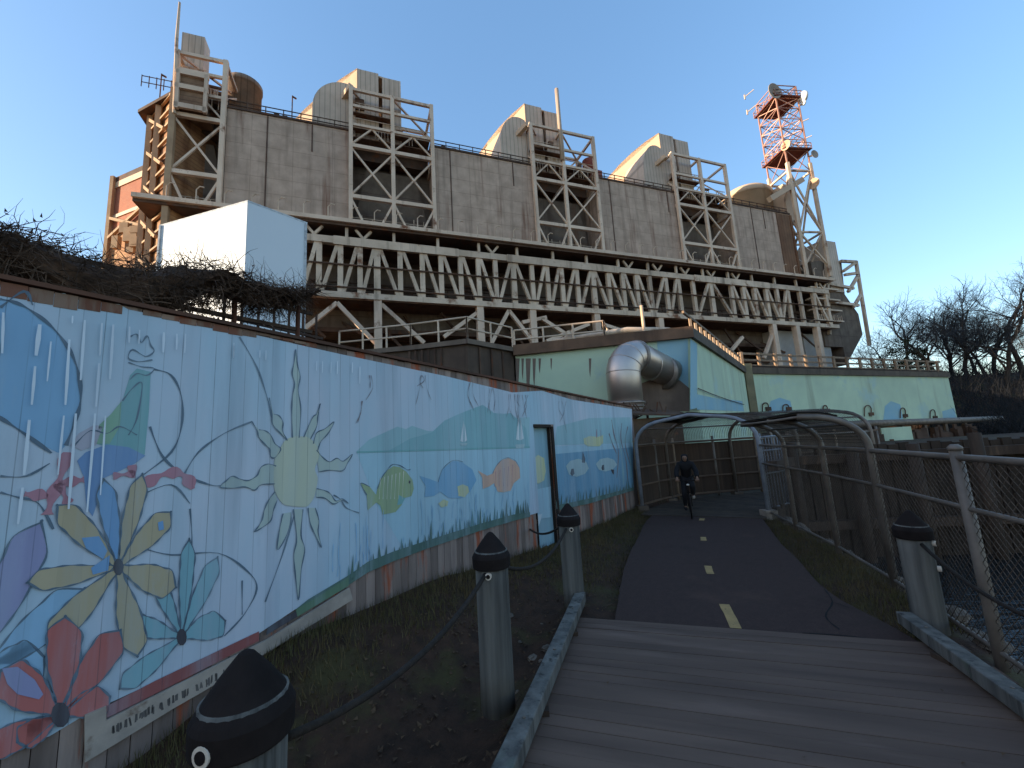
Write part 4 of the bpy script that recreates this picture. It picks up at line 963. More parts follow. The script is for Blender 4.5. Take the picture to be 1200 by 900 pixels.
# ---- roof hoods
def hood(s0, s1, zt, name='roof_hood', flare=True, fx=5.0):
    zb = 38.6; q = MB(); mid = (s0+s1)/2+.1; g_ = .22
    if flare:
        for a, b, z in ((s0, mid-g_, zt), (mid+g_, s1, zt-.35)): q.box(a, b, 1.0, 5, zb, z)
    else: q.box(s0, s1, 1.0, 2.6, zb, zt); q.box(s0-.06, s1+.06, .9, 2.7, zb+(zt-zb)*.45, zb+(zt-zb)*.45+.2)
    o = q.build(name, M['hood_grey'], pp)
    if not flare: return o
    # sloping side casing that widens towards the back, with an arched recess
    P = lambda k, z: Vector((s0-.06-fx*k, 1.0+7.5*k, z))
    top = lambda k: zt+.05-1.0*k-2.6*k*k
    pts = [P(0, zb), P(1, zb), P(1, top(1)), P(.75, top(.75)), P(.5, top(.5)), P(.25, top(.25)), P(0, top(0))]
    n = Vector((.83, .55, 0))*2.2
    q = MB(); q.slab(pts, n); q.build('side_casing', M['hood'], o)
    x0, x1 = s0-min(fx, 6)*.80, s0-.25; hz = zt-zb-2.6
    q = MB(); ap = [Vector((x1, .75, zb)), Vector((x0, .75, zb))]
    for i in range(11):
        a_ = math.pi*(1-i/10*.62); ap.append(Vector((x0+(x1-x0)*(1+math.cos(a_))/1.37, .75, zb+hz*(.45+.55*math.sin(a_)))))
    ap[-1].x = x1
    q.slab(ap[::-1], (0, 5, 0)); q.build('barrel_duct', M['hood_grey'], o)
    q = MB(); q.slab([P(0, top(0)), P(.25, top(.25)), P(.5, top(.5)), P(.75, top(.75)), P(1, top(1)), P(1, top(1))+Vector((6, 4, 0)), Vector((s1, 6, zt-.6)), Vector((s1, 1.2, zt-.4))], (0, 0, -.2)); q.build('roof_plate', M['hood'], o)
    q = MB(); q.box(s0-fx-2.6, s0-fx+.1, 6.6, 12, zb, zb+3.9); q.build('rear_duct', mk('tan_ribbed_cladding', (.50, .40, .30), (.42, .33, .25), .6, ribs=(0, .5), bump=0) if 'tan_ribbed_cladding' not in bpy.data.materials else bpy.data.materials['tan_ribbed_cladding'], o)
    q = MB(); q.beam((s0-3.2, 3.2, 42.4), (s0-.6, -.4, 44.4), .55, .6); q.build('inclined_beam', M['hood'], o)
    return o
hood(-9.1, -4.1, 48.2, fx=8.5); hood(12.55, 17.75, 49.0); hood(35.3, 40.9, 49.6)
hood(ht0, ht1, Zt(225, 40, 1), flare=False)
# last hood behind the radio tower
q = MB(); sx = S(880, 205, 4); q.lathe([(4.2, 0), (4.2, 6.2), (4.35, 6.2), (4.35, 7.1), (3.6, 7.8), (.2, 8.2)], (sx+.8, 6.5, 38.7), 28); q.build('round_vent', M['hood'], pp, True)
q = MB(); q.beam((sx-2, 0, 41.0), (sx+6.0, -.6, 45.6), .8, .9); q.box(sx+3.4, sx+6.5, 1, 5, 38.7, 45.5); q.build('inclined_beam', M['hood'], pp)
q = MB(); ts = S(286, 120, 5); TH = Zt(286, 98, 5)-38.7; q.lathe([(1.75, 0), (1.75, TH-.9), (1.85, TH-.9), (1.85, TH-.3), (1.2, TH-.1), (.1, TH)], (ts, 5, 38.7), 24); q.build('roof_tank', mk('brown_tank_paint', (.24, .21, .19), (.17, .15, .135), .9, ribs=(0, .6), bump=0), pp, True)
for k in range(5):
    q = MB(); x = (-14, 4.5, 8.2, 29.5, 52)[k]; q.lathe([(.5, 0), (.5, 1.3), (.75, 1.4), (.75, 1.7), (.1, 1.9)], (x, 2.4, 38.7), 14); q.build('roof_vent', M['steel_dark'], pp, True)
q = MB(); q.lathe([(1.0, 0), (1.0, 2.2), (.2, 2.5)], (23.6, 3.5, 42.0), 16); q.box(22.4, 24.9, 2.2, 4.8, 38.7, 42.0); q.build('red_vent', mk('red_brown_vent', (.26, .08, .06), (.18, .06, .05), 1, bump=0), pp, True)
# roof railing and walkway railing, gooseneck lamps
for a, b in bays:
    q = MB(); x = a
    while x < b: q.beam((x, .25, ZR), (x, .25, ZR+1.15), .09, .09); x += 1.7
    for z in (.6, 1.1): q.beam((a, .25, ZR+z), (b, .25, ZR+z), .08, .08)
    for i in range(5):
        x = R.uniform(a, b-2); q.tube([(x, R.uniform(.4, 1.5), ZR+.3), (x+R.uniform(1, 4), .9, ZR+.3)], R.uniform(.08, .2), 6); q.box(x, x+.5, .5, 1.0, ZR, ZR+R.uniform(.3, .9))
    q.build('roof_railing', M['steel_dark'], pp)
q = Each('walkway_lamp', M['steel_grey'], pp); x = -26.
while x < 67:
    z = ZW; q.tube([(x, -.9, z), (x, -.9, z+1.2), (x+.3, -1.0, z+1.5), (x+.65, -1.0, z+1.45)], .06, 6); x += 2.33
# walkway edge, hangers, gallery truss
q = MB(); q.box(-28.5, 67, -1.2, 0, ZW-.45, ZW-.02); q.build('walkway', M['steel'], pp)
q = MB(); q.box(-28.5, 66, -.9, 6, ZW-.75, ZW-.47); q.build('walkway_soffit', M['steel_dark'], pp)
q = Each('hanger', M['steel_grey'], pp); x = -20.
while x < 66:
    q.beam((x, -.4, ZW-.5), (x, -.4, 25.3), .3, .3)
    if int(x*1.3) % 3: q.beam((x+.9, -.3, 26.6), (x+1.7, -.3, 25.6), .26, .26); q.beam((x+2.5, -.3, 26.6), (x+1.7, -.3, 25.6), .26, .26)
    x += 4.9
q = MB(); q.box(-20.5, 66, -.55, 0.1, 24.75, 25.5)
for a, b in ((-11.5, 2.0), (8, 24), (37, 52)): q.box(a, b, -.62, -.55, 24.6, 25.55)
q.build('top_chord', M['steel_grey'], pp)
q = MB(); q.box(-20.5, 67, -.6, .1, 18.75, 19.35)
for a, b in ((-12.5, 36),): q.box(a, b, -.7, -.6, 18.68, 19.3)
q.build('bottom_chord', M['steel_grey'], pp)
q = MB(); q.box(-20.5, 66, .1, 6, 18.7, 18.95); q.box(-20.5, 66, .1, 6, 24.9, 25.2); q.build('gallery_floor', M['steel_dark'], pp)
POSTS = [(352, 'L'), (374, 'L'), (399, 'L'), (422, 'L'), (442, 'H'), (469, 'R'), (495, 'R'), (517, 'R'), (540, 'R'), (561, 'R'), (581, 'N'), (602, 'H'), (624, 'N'), (642, 'L'), (659, 'L'), (677, 'L'), (696, 'H'), (714, 'R'), (731, 'R'), (747, 'R'), (763, 'N'), (782, 'L'), (797, 'L'), (814, 'N'), (835, 'H'), (859, 'R'), (873, 'R'), (886, 'R'), (900, 'R'), (913, 'N'), (926, 'L'), (940, 'N'), (956, 'R'), (971, 'N')]
ps = [(S(px, .5*(282+.111*(px-401)+341+.083*(px-381)), -.2), ty) for px, ty in POSTS]
for i, (x, ty) in enumerate(ps):
    q = MB(); q.beam((x, -.2, 19.2), (x, -.2, 25.0), .54 if ty != 'H' else .68, .45); q.build('truss_post', M['steel_grey'], pp)
    if ty in 'RH' and i < len(ps)-1: q = MB(); q.beam((x+.25, -.25, 24.9), (ps[i+1][0]-.25, -.25, 19.2), .38, .36); q.build('truss_diagonal', M['steel_grey'], pp)
    if ty in 'LH' and i > 0: q = MB(); q.beam((x-.25, -.25, 24.9), (ps[i-1][0]+.25, -.25, 19.2), .38, .36); q.build('truss_diagonal', M['steel_grey'], pp)
q = MB()
for i, (x, ty) in enumerate(ps[:-1]):
    q.beam((x+.8, 4.5, 19.), (x+.8, 4.5, 25), .5, .4)
    if i % 2: q.beam((x+.8, 4.5, 24.9), (ps[i+1][0]+.8, 4.5, 19.2), .4, .3)
q.build('rear_truss', M['steel_dark'], pp)
q = MB()
for z, t_ in ((22.4, -.55), (21.2, 1.5), (20.2, 1.5), (19.9, -.5)): q.tube([(-20, t_, z), (66, t_, z)], .09, 6)
for i in range(30): x = -19+i*2.85; q.beam((x, 1.5, 19), (x, 1.5, 21.2), .1, .1)
q.build('gallery_handrail', M['steel_dark'], pp)
for i in range(9):
    q = MB(); x = -16+i*9.3; q.box(x, x+R.uniform(1.5, 4), 2.5, 4.0, 19, 19+R.uniform(1.2, 3.2)); q.tube([(x-2, 3.4, 20.5+i % 3), (x+6, 3.4, 20.5+i % 3)], .3, 10); q.build('gallery_duct', M['steel_dark'], pp)
# columns and braces under the gallery
for px, py in ((443, 380), (563, 385), (625, 390), (700, 390), (775, 395), (908, 400), (935, 400), (960, 405)):
    x = S(px, py, -.2); q = MB(); q.beam((x, -.2, 0), (x, -.2, 18.8), .8, .8); q.build('column', M['steel'], pp)
q = Each('knee_brace', M['steel'], pp)
def br(p, r_, w=.42, t=-.2): a = PL.hit(*p, t); b = PL.hit(*r_, t); q.beam(a, b, w, w)
for p, r_ in (((395, 355), (345, 395)), ((395, 355), (440, 402)), ((447, 357), (497, 402)), ((560, 366), (520, 395)), ((596, 364), (576, 402)), ((596, 364), (624, 400)), ((634, 373), (668, 395)), ((640, 372), (612, 378)), ((690, 380), (640, 400)), ((705, 380), (760, 398)), ((870, 395), (845, 425)), ((905, 392), (895, 420))): br(p, r_)
q = MB()
for i in range(22): x = -20+i*4; q.beam((x, 1+R.random()*4, 18.3), (x+3.5, 1+R.random()*4, 13+R.random()*3), .28, .28)
for z in (16.2, 13.6): q.beam((-21, 3, z), (66, 3, z), .4, .5)
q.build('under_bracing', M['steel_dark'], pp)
for a, b, c, d in ((902, 388, 930, 420), (937, 392, 972, 420)):
    p = PL.hit(a, b, 2); r_ = PL.hit(c, d, 2); q = MB(); q.box(p.x, r_.x, 1.5, 5, r_.z-6, p.z); q.build('sheet_enclosure', M['bluesheet'], pp)
# ---- right end: grey casing, hopper and outer frame
p = PL.hit(963, 281, 1); r_ = PL.hit(985, 330, 1)
q = MB(); q.box(p.x, r_.x+.6, 1, 7, r_.z-2, p.z); q.build('end_casing', M['hood_grey'], pp)
a, b, c, d, e, f_ = [PL.hit(*v, 1.2) for v in ((950, 306), (986, 306), (990, 345), (1006, 368), (1011, 392), (992, 428))]
q = MB(); q.slab([a, (a.x, 1.2, 16), (f_.x, 1.2, 16), f_, e, d, c, b][::-1], (0, 6, 0)); q.build('end_hopper', M['concrete_dark'], pp)
q = MB()
for p_, r_ in (((985, 306), (1003, 307)), ((1003, 306), (1010, 350)), ((1010, 350), (1019, 405)), ((990, 322), (1005, 320)), ((988, 318), (1002, 308)), ((994, 342), (1006, 322)), ((1000, 360), (1009, 345)), ((968, 300), (972, 392)), ((955, 330), (1000, 338)), ((960, 352), (1006, 358))):
    q.beam(PL.hit(*p_, .8), PL.hit(*r_, .8), .45, .45)
q.build('end_frame', M['steel_grey'], pp)
q = MB()
for k in range(5): z = 20+k*1.9; q.box(62, 69, -.3, .9, z, z+.25)
for k in range(14): q.beam((62+k*.5, -.3, 20), (62+k*.5, -.3, 21.1), .08, .08)
q.build('end_platform', M['steel_grey'], pp)
# ---- left end: stair tower with tan panels turned to the sun
a = PL.hit(202, 200, -.2); b = PL.hit(176, 200, 4.5); zt_, zb_ = Zt(190, 118, 1.5), 20
a.z = b.z = 0
q = MB(); Z3 = Vector((0, 0, 1)); n = (b-a).cross(Z3).normalized()
q.slab([a+Z3*zb_, b+Z3*zb_, b+Z3*zt_, a+Z3*zt_], Vector((3.5, 5.5, 0))); st = q.build('stair_tower', M['orange'], pp)
q = MB(); off = -Vector((3.5, 5.5, 0)).normalized()*.25
for k in range(13): z = zb_+(zt_-zb_)*k/12; q.beam(a+off+Z3*z, b+off+Z3*z, .22, .22)
for p in (a, b, a.lerp(b, .62)): q.beam(p+off*1.3+Z3*zb_, p+off*1.3+Z3*zt_, .5, .5)
for k in range(5): z0 = zb_+(zt_-zb_)*k/5; q.beam(b+off*1.6+Z3*(z0+3.4), a.lerp(b, .3)+off*1.6+Z3*(z0+.3), .3, .3)
q.build('tower_frame', mk('tan_steel', (.42, .36, .27), (.33, .27, .20), .8, rnd=.3, bump=0), st)
q = MB(); c = (a+b)/2+Vector((1, 2, 0)); q.slab([b+Vector((-1.2, -.6, zt_)), a+Vector((.5, -.6, zt_)), a+Vector((.5, 1.2, zt_)), b+Vector((-1.2, 1.2, zt_))], (0, 0, .35)); q.build('tower_cap', M['steel_dark'], st)
q = MB()
for k in range(6): q.beam((b.x+.5+k*.6, .4, zt_+.3), (b.x+.5+k*.6, .4, zt_+1.6), .06, .06)
for z in (.8, 1.5): q.beam((b.x+.5, .4, zt_+z), (a.x, .4, zt_+z), .06, .06)
q.build('tower_railing', M['steel_dark'], st)
# whip aerials and flue pipes fixed on the roof
q = MB(); m0 = S(206, 60, -.7); q.tube([(S(204, 135, -.7), -.7, 36.5), (m0, -.7, Zt(207, 45, -.7)), (m0+.02, -.7, Zt(211, 3, -.7))], [.16, .15, .10], 10); tag(q.build('flue_pipe', M['steel_grey'], pp), 'tall thin flue pipe on the left frame')
q = MB(); x = S(656, 150, -.6); q.tube([(x, -.6, 40), (x, -.6, Zt(654, 105, -.6))], .28, 10); q.build('flue_pipe', M['hood_grey'], pp, True)
for px, y0, y1 in ((187, 117, 86), (342, 140, 112)):
    p = PL.hit(px, y0, 2); q = MB(); q.tube([p, (p.x, 2, Zt(px, y1, 2))], .06, 6); q.tube([(p.x, 2, Zt(px, y1, 2)-.1), (p.x+.4, 2, Zt(px, y1, 2)-.3)], .1, 6); q.build('aerial', M['steel_dark'], pp)
# ------------------------------------------------------------------ radio tower on the plant roof
N0 = PL.w(PL.hit(942, 302, -.6)); vd = Vector((N0.x, N0.y, 0)).normalized(); rv = Vector((vd.y, -vd.x, 0)); HD = 3.1
zb, = (27.4,)
base = Vector((N0.x, N0.y, 0))
TF = Frame(base.x, base.y, 0)
rtw = thing('radio_tower', 'red and white lattice radio tower with dish antennas above the plant roof', 'radio tower', TF)
rtw.location = (base.x, base.y, zb); TF.O.z = zb
def zpx(px, py, p): d = ray(px, py); return CAM.z + d.z*(math.hypot(p.x, p.y)/math.hypot(d.x, d.y))
cen = base+vd*HD; ZT = zpx(906, 100, base); z2 = zpx(922, 186, base+vd*HD); z1 = zpx(908, 128, base+vd*HD)
cs = [base, base+vd*HD+rv*HD, base+vd*2*HD, base+vd*HD-rv*HD]
for i, c in enumerate(cs):
    q = MB(); zz = zb
    seg = [(zb, z2-4, 'whitepaint'), (z2-4, z2+1, 'redpaint'), (z2+1, (z1+z2)/2, 'redpaint'), ((z1+z2)/2, z1, 'redpaint'), (z1, ZT, 'whitepaint')]
    q.beam(c+Z3*zb, c+Z3*(z2-2.5), .48, .48); o = q.build('leg', M['steel_grey'], rtw, world=True)
    q = MB(); q.beam(c+Z3*(z2-2.5), c+Z3*ZT, .20, .20); q.build('leg', M['redpaint'], rtw, world=True)
qs = {'r': MB(), 'w': MB(), 's': MB()}
lv = [zb, zb+7, z2-5, z2]; z = z2
nseg = 5
lv = [(zb+2, zb+8), (zb+8, z2-4), (z2-4, z2)] + [(z2+(z1-z2)*k/nseg, z2+(z1-z2)*(k+1)/nseg) for k in range(nseg)] + [(z1, ZT)]
for k, (za, zc) in enumerate(lv):
    for a, b in zip(cs, cs[1:]+cs[:1]):
        mb = qs['s'] if k < 2 else qs['r' if k % 2 == 0 else 'w']
        w = .24 if k < 2 else .10
        mb.beam(a+Z3*za, b+Z3*zc, w, w); mb.beam(b+Z3*za, a+Z3*zc, w, w); mb.beam(a+Z3*zc, b+Z3*zc, w*1.2, w*1.2)
qs['r'].build('red_lattice', M['redpaint'], rtw, world=True); qs['w'].build('pink_lattice', mk('faded_pink_steel', (.55, .38, .36), (.6, .5, .48), 1, bump=0), rtw, world=True); qs['s'].build('grey_lattice', M['steel_grey'], rtw, world=True)
for z in (z1, z2):
    q = MB(); q.slab([c+(c-cen)*.22+Z3*z for c in cs], (0, 0, .25)); q.build('platform', mk('dark_red_platform', (.16, .06, .05), (.1, .04, .035), 1, bump=0) if z == z1 else bpy.data.materials['dark_red_platform'], rtw, world=True)
    q = MB()
    e = [c+(c-cen)*.22 for c in cs]
    for a, b in zip(e, e[1:]+e[:1]):
        for h_ in (.6, 1.2): q.beam(a+Z3*(z+h_), b+Z3*(z+h_), .08, .08)
        for k in range(4): p = a.lerp(b, k/4); q.beam(p+Z3*z, p+Z3*(z+1.2), .08, .08)
    q.build('platform_railing', M['redpaint'], rtw, world=True)
def dish(px, py, p, rad_, face, mat, drum=0.):
    c = Vector((p.x, p.y, zpx(px, py, p))); f = Vector(face).normalized(); x = f.cross(Z3).normalized(); y = x.cross(f); q = MB(); n = 24; V_ = []; rings = [(0.02, -.35), (.5, -.27), (.85, -.12), (1, 0), (1, drum if drum else .05), (.93, drum+.02 if drum else .04), (.5, (drum+.1) if drum else -.2), (.03, (drum+.14) if drum else -.28)]
    for rr, dd_ in rings:
        for k in range(n): an = 2*math.pi*k/n; V_.append(c + x*(math.cos(an)*rr*rad_)+y*(math.sin(an)*rr*rad_)+f*(dd_*rad_))
    q.add(V_, [(i*n+k, i*n+(k+1) % n, (i+1)*n+(k+1) % n, (i+1)*n+k) for i in range(len(rings)-1) for k in range(n)])
    o = q.build('dish_antenna', mat, rtw, True, world=True)
    q = MB(); near = min(cs, key=lambda v: (v-Vector((c.x, c.y, 0))).length); q.beam(c-f*.2, Vector((near.x, near.y, c.z-.1)), .22, .22); q.build('bracket', M['steel_grey'], o, world=True)
dish(911, 105, base-vd*.9, 1.45, -vd*.6+rv*.85-Z3*.05, M['dish'])
dish(938, 116, cs[1]+rv*1.0, .95, -rv*.75-vd*.5, M['white'], .5)
dish(937, 123, cs[1]+rv*.8, .45, -rv*.7-vd*.6, M['white'], .5)
dish(919, 171, base-vd*.7+rv*.2, .85, -vd*.8-rv*.5, mk('cream_dish', (.5, .44, .36), (.42, .36, .3), 1, bump=0))
dish(951, 182, cs[1]+rv*.9, .75, -vd*.6+rv*.7, M['dish'])
dish(946, 218, cs[1]-vd*.6, .95, -vd*.8-rv*.4, bpy.data.materials['cream_dish'])
q = MB()
for px, py in ((872, 114), (877, 131)): c = cs[3]-rv*1.6; zz = zpx(px, py, c); q.beam(Vector((c.x, c.y, zz)), Vector((cs[3].x, cs[3].y, zz+.6)), .12, .12); q.beam(Vector((c.x, c.y, zz-.5)), Vector((c.x, c.y, zz+.5)), .2, .2)
for px, py in ((946, 140), (949, 160)): c = cs[1]+rv*1.0; zz = zpx(px, py, c); q.beam(Vector((c.x, c.y, zz)), Vector((cs[1].x, cs[1].y, zz)), .12, .12)
q.build('whip_arm', M['whitepaint'], rtw, world=True)
# ------------------------------------------------------------------ white box building and brick block at the left
cz = at(290, 236, 27); zt = cz.z; L_ = gnd(187, 265, zt); Rr = gnd(360, 262, zt)
wb = thing('metal_clad_building', 'plain white metal clad block in front of the power plant', 'building', loc=(cz.x, cz.y, 0))
bk = L_+Rr-cz; q = MB(); q.slab([Vector((v.x, v.y, 0)) for v in (cz, Rr, bk, L_)], (0, 0, zt)); q.build('wall', M['white'], wb, world=True)
q = MB(); cc = (cz+bk)/2; q.slab([Vector((cc.x+(v.x-cc.x)*1.004, cc.y+(v.y-cc.y)*1.004, zt-.02)) for v in (cz, Rr, bk, L_)], (0, 0, .12)); q.build('roof_edge', mk('white_flashing', (.72, .72, .72), bump=0, warm=(1, 1, 1)), wb, world=True)
q = MB(); mid = cz.lerp(Rr, .5)
for v in (cz.lerp(Rr, .985), L_.lerp(cz, .02)): q.box(v.x-.06, v.x+.06, v.y-.14, v.y-.02, 0, zt)
q.build('downpipe', bpy.data.materials['white_flashing'], wb, world=True)
a = PL.hit(176, 205, 6); b = PL.hit(137, 199, 10); a.z = b.z = 0; zt = Zt(155, 200, 8)
A_, B_ = PL.w(a), PL.w(b); ex = PL.X*3+PL.Y*9
bb = thing('brick_building', 'red clad building with tan bands beyond the left end of the plant', 'building', loc=(A_.x, A_.y, 0))
zs_ = [0, Zt(155, 275, 8), Zt(155, 262, 8), Zt(155, 250, 8), Zt(155, 246, 8), Zt(155, 213, 8), Zt(155, 206, 8), zt]
mats = ['orange', 'orange', 'brick', 'hood', 'brick', 'hood', 'steel_dark']
for k in range(7):
    o_ = 0 if k not in (3, 5, 6) else .12; n_ = -ex.normalized()*o_
    q = MB(); q.slab([A_+n_+Z3*zs_[k], B_+n_+Z3*zs_[k], B_+n_+Z3*zs_[k+1], A_+n_+Z3*zs_[k+1]], ex); q.build('wall' if k not in (3, 5, 6) else 'band', M[mats[k]], bb, world=True)
q = MB(); n_ = -ex.normalized()*.3
q.beam(A_+n_+Z3*zs_[1], B_+n_+Z3*zs_[3], .3, .3); q.beam(B_+n_+Z3*zs_[1], A_+n_+Z3*zs_[3], .3, .3); q.beam(A_+n_, A_+n_+Z3*zs_[5], .5, .5); q.beam(B_+n_, B_+n_+Z3*zt, .4, .4)
for k in range(9): p = A_.lerp(B_, R.random()); z = zs_[1]-R.uniform(0, 3); q.beam(p+n_*2+Z3*z, p+n_*2+Z3*(z+R.uniform(.5, 1.6)), R.uniform(.3, 1.2), .5)
q.build('steelwork', bpy.data.materials['tan_steel'], bb, world=True)

# unseen brick block added past the left edge to throw shade over the path
wh = thing('added_shade_block', 'unseen long brick block added beyond the left edge to shade the foreground', 'building', loc=(-50, -10, 0))
q = MB(); q.box(-62, -40, -45, 22, -.5, 16.5); q.build('wall', mk('shade_block_dark_brick', (.20, .10, .07), (.15, .08, .06), .8, bump=0), wh, world=True)
q = MB(); q.box(-62.3, -39.7, -45.3, 22.3, 16.45, 16.7); q.build('roof', M['steel_dark'], wh, world=True)
for i in range(9):
    q = MB(); y = -40+i*6.8; q.box(-40.02, -39.93, y, y+3, 4, 7.5); q.build('shade_block_window', M['steel_grey'], wh, world=True)
# ------------------------------------------------------------------ pump house with mural walls
RZ = 7.2
K = gnd(808, 385, RZ)                              # projecting corner
Bq = gnd(872, 431, RZ); Cq = gnd(1110, 437, RZ)
Aq = Vector((.25, 20.0, RZ)); Kx = Vector((K.x, K.y, RZ))
ph = thing('pump_house', 'flat roofed pump house with sea green and blue painted walls and dark parapet', 'building', loc=(Kx.x, Kx.y, 0))
def wallrun(a, b, zlo, zhi, th, mat, name, parent, mb_only=False):
    a = Vector((a.x, a.y, 0)); b = Vector((b.x, b.y, 0)); d = (b-a).normalized(); n = Vector((-d.y, d.x, 0))*th
    q = MB(); q.slab([a+Z3*zlo, b+Z3*zlo, b+Z3*zhi, a+Z3*zhi], n); return q.build(name, mat, parent, world=True)
def dirn(a, b): d = Vector((b.x-a.x, b.y-a.y, 0)).normalized(); return d, Vector((d.y, -d.x, 0))
wallrun(Aq, Kx, 0, RZ-.42, .3, M['green'], 'wall', ph)
wallrun(Kx, Bq, .6, RZ-.42, .3, M['green'], 'wall', ph)
wallrun(Bq, Cq, 2.2, RZ-.42, .3, M['green'], 'wall', ph)
far = Vector((52, 55, 0)); back = [Vector((14, 42, 0)), Vector((-2, 34, 0))]
q = MB(); q.slab([Vector((v.x, v.y, RZ-.12)) for v in [Aq+Vector((0, .2, 0)), Kx+Vector((0, .2, 0)), Bq+Vector((-.1, .2, 0)), Cq+Vector((0, .2, 0)), far]+back], (0, 0, -.28)); q.build('roof', M['parapet_grey'], ph, world=True)
q = MB(); d, n = dirn(Cq, far); q.slab([Vector((Cq.x-.05, Cq.y, 2.2)), Vector((far.x, far.y, 2.2)), Vector((far.x, far.y, RZ-.4)), Vector((Cq.x-.05, Cq.y, RZ-.4))], -n*.3); q.build('wall', M['bluewall'], ph, world=True)
for a, b, m_, th in ((Aq, Kx, 'parapet', .22), (Kx, Bq, 'parapet_grey', .16), (Bq, Cq, 'parapet_grey', .16)):
    d, n = dirn(a, b); e = .1; p = a-d*e*.5+n*th; r_ = b+d*e+n*th
    wallrun(p, r_, RZ-.46, RZ+.06 if m_ == 'parapet' else RZ+.02, th+.25, M[m_], 'parapet', ph)
d, n = dirn(Bq, Cq); q = MB(); p = Bq+n*.15; q.box(p.x-.28, p.x+.28, p.y-.3, p.y+.25, .5, RZ+.25); q.build('corner_pier', mk('olive_grey_pier', (.22, .23, .17), (.16, .17, .13), 1.4, bump=.1), ph, world=True)
# painted patches, each on its own wall
def wf(a, b): d, n = dirn(a, b); return Frame(a.x, a.y, math.degrees(math.atan2(d.y, d.x)))
FA, FB, FC = wf(Aq, Kx), wf(Kx, Bq), wf(Bq, Cq)
def wpatch(F_, name, mat, polys, off=.012, ln=None):
    for p in polys:
        q = MB(); q.poly([F_.w(F_.hit(x, y, -off)) for x, y in p]); q.build(name, mat, ph, world=True)
wpatch(FA, 'blue_patch', M['bluewall'], [[(770, 398), (806, 396), (807, 480), (776, 482), (782, 450), (772, 430)]])
wpatch(FA, 'bare_patch', M['barewall'], [[(738, 482), (738, 455), (760, 446), (782, 440), (797, 446), (808, 455), (808, 482)]], .018)
wpatch(FB, 'blue_patch', M['bluewall'], [[(809, 397), (817, 403), (817, 478), (809, 480)]])
wpatch(FB, 'blue_patch', M['bluewall'], [[(817, 462), (835, 466), (870, 470), (872, 482), (817, 480)]], .014)
wpatch(FA, 'stain', M['barewall'], [[(a, 420), (a+w, 420), (a+w*.8, 420+h*.5), (a+w*.55, 420+h), (a+w*.2, 420+h*.7)] for a, w, h in ((604, 5, 44), (611, 3, 26), (616, 6, 52), (624, 4, 34), (631, 3, 18), (645, 2, 14), (690, 3, 22), (760, 3, 26))], .014)
wpatch(FC, 'blue_patch', M['bluewall'], [[(903, 470), (914, 466), (926, 470), (930, 484), (900, 483)], [(1037, 476), (1044, 470), (1055, 474), (1059, 494), (1035, 493)], [(1104, 482), (1118, 478), (1122, 496), (1106, 496)]])
q = Each('wall_hoop', M['steel_dark'], ph, True)
for cx, cy, w, h in ((897, 482, 7, 10), (921, 482, 7, 8), (967, 484, 5, 9), (1017, 488, 8, 13), (1058, 490, 6, 12), (1093, 492, 6, 12)):
    pts = [(cx-w/2, cy)]+[(cx-w/2*math.cos(math.pi*k/8), cy-h*.6-h*.4*math.sin(math.pi*k/8)) for k in range(9)]+[(cx+w/2, cy)]
    q.tube([FC.w(FC.hit(x, y, -.10)) for x, y in pts], .045, 6)
    a_ = FC.w(FC.hit(cx+w/2, cy-3, -.12)); q2 = Each('wall_hook', M['steel_dark'], ph, True); q2.box(a_.x-.2, a_.x+.2, a_.y-.06, a_.y+.06, a_.z-.16, a_.z+.14)
wire_ = [FB.w(FB.hit(x, y, -.08)) for x, y in ((818, 455), (835, 462), (855, 469), (872, 474))]
q = MB(); q.tube(wire_, .02, 6); q.build('cable', M['steel_dark'], ph, world=True)
q = MB(); p = at(757, 408, 19.2); q.tube([(p.x, p.y, 5.9), (p.x, p.y, 8.7)], .08, 10); q.build('vent_pipe', M['hood'], ph, True, world=True)
# low dark concrete block to the left of the painted walls
D0 = gnd(395, 413, RZ); D1 = gnd(480, 405, RZ); D2 = gnd(547, 397, RZ); D3 = gnd(584, 408, RZ)
D3 = Vector((.15, 20.05, RZ))
cb = thing('concrete_block', 'dark stained concrete block with a railing behind the plank fence', 'building', loc=(D2.x, D2.y, 0))
bkp = [Vector((2, 33, RZ)), Vector((-16, 29, RZ))]
P_ = [D0, D1, D2, D3]+bkp
q = MB(); q.slab([Vector((v.x, v.y, 0)) for v in P_], (0, 0, RZ-.25)); q.build('wall', mk('black_stained_concrete', (.10, .085, .075), (.065, .055, .05), .9, streak=[((.03, .026, .024), 1.2, .48, .66, .8), (RUST, .9, .62, .72, .6)], bump=.1), cb, world=True)
q = MB(); cc = (D1+D3)/2+Vector((-2, 4, 0)); q.slab([Vector((cc.x+(v.x-cc.x)*1.03, cc.y+(v.y-cc.y)*1.03, RZ-.25)) for v in P_], (0, 0, .22)); q.build('roof_slab', M['concrete_dark'], cb, world=True)
q = MB()
for px in (500, 520, 552, 575): p = at(px, 440, D2.y-.2); 
for k in range(9): v = D1.lerp(D2, k/9) if k < 6 else D2.lerp(D3, (k-5)/4); q.tube([(v.x, v.y-.06, 1), (v.x, v.y-.06, RZ-.3)], R.uniform(.03, .07), 6)
q.build('wall_pipe', M['steel_dark'], cb, world=True)
def railrun(name, pts, z, h, parent, mat, step=1.6, r_=.035, mids=(.5,), label=None):
    ps_ = Each('rail_post', mat, parent, True); rl = Each(name, mat, parent, True)
    for a, b in zip(pts[:-1], pts[1:]):
        L_ = (b-a).length; n_ = max(1, round(L_/step))
        for k in range(n_+1): p = a.lerp(b, k/n_); ps_.tube([(p.x, p.y, z), (p.x, p.y, z+h)], r_, 6)
        for f in mids+(1,): rl.tube([(a.x, a.y, z+h*f), (b.x, b.y, z+h*f)], r_*.9, 6)
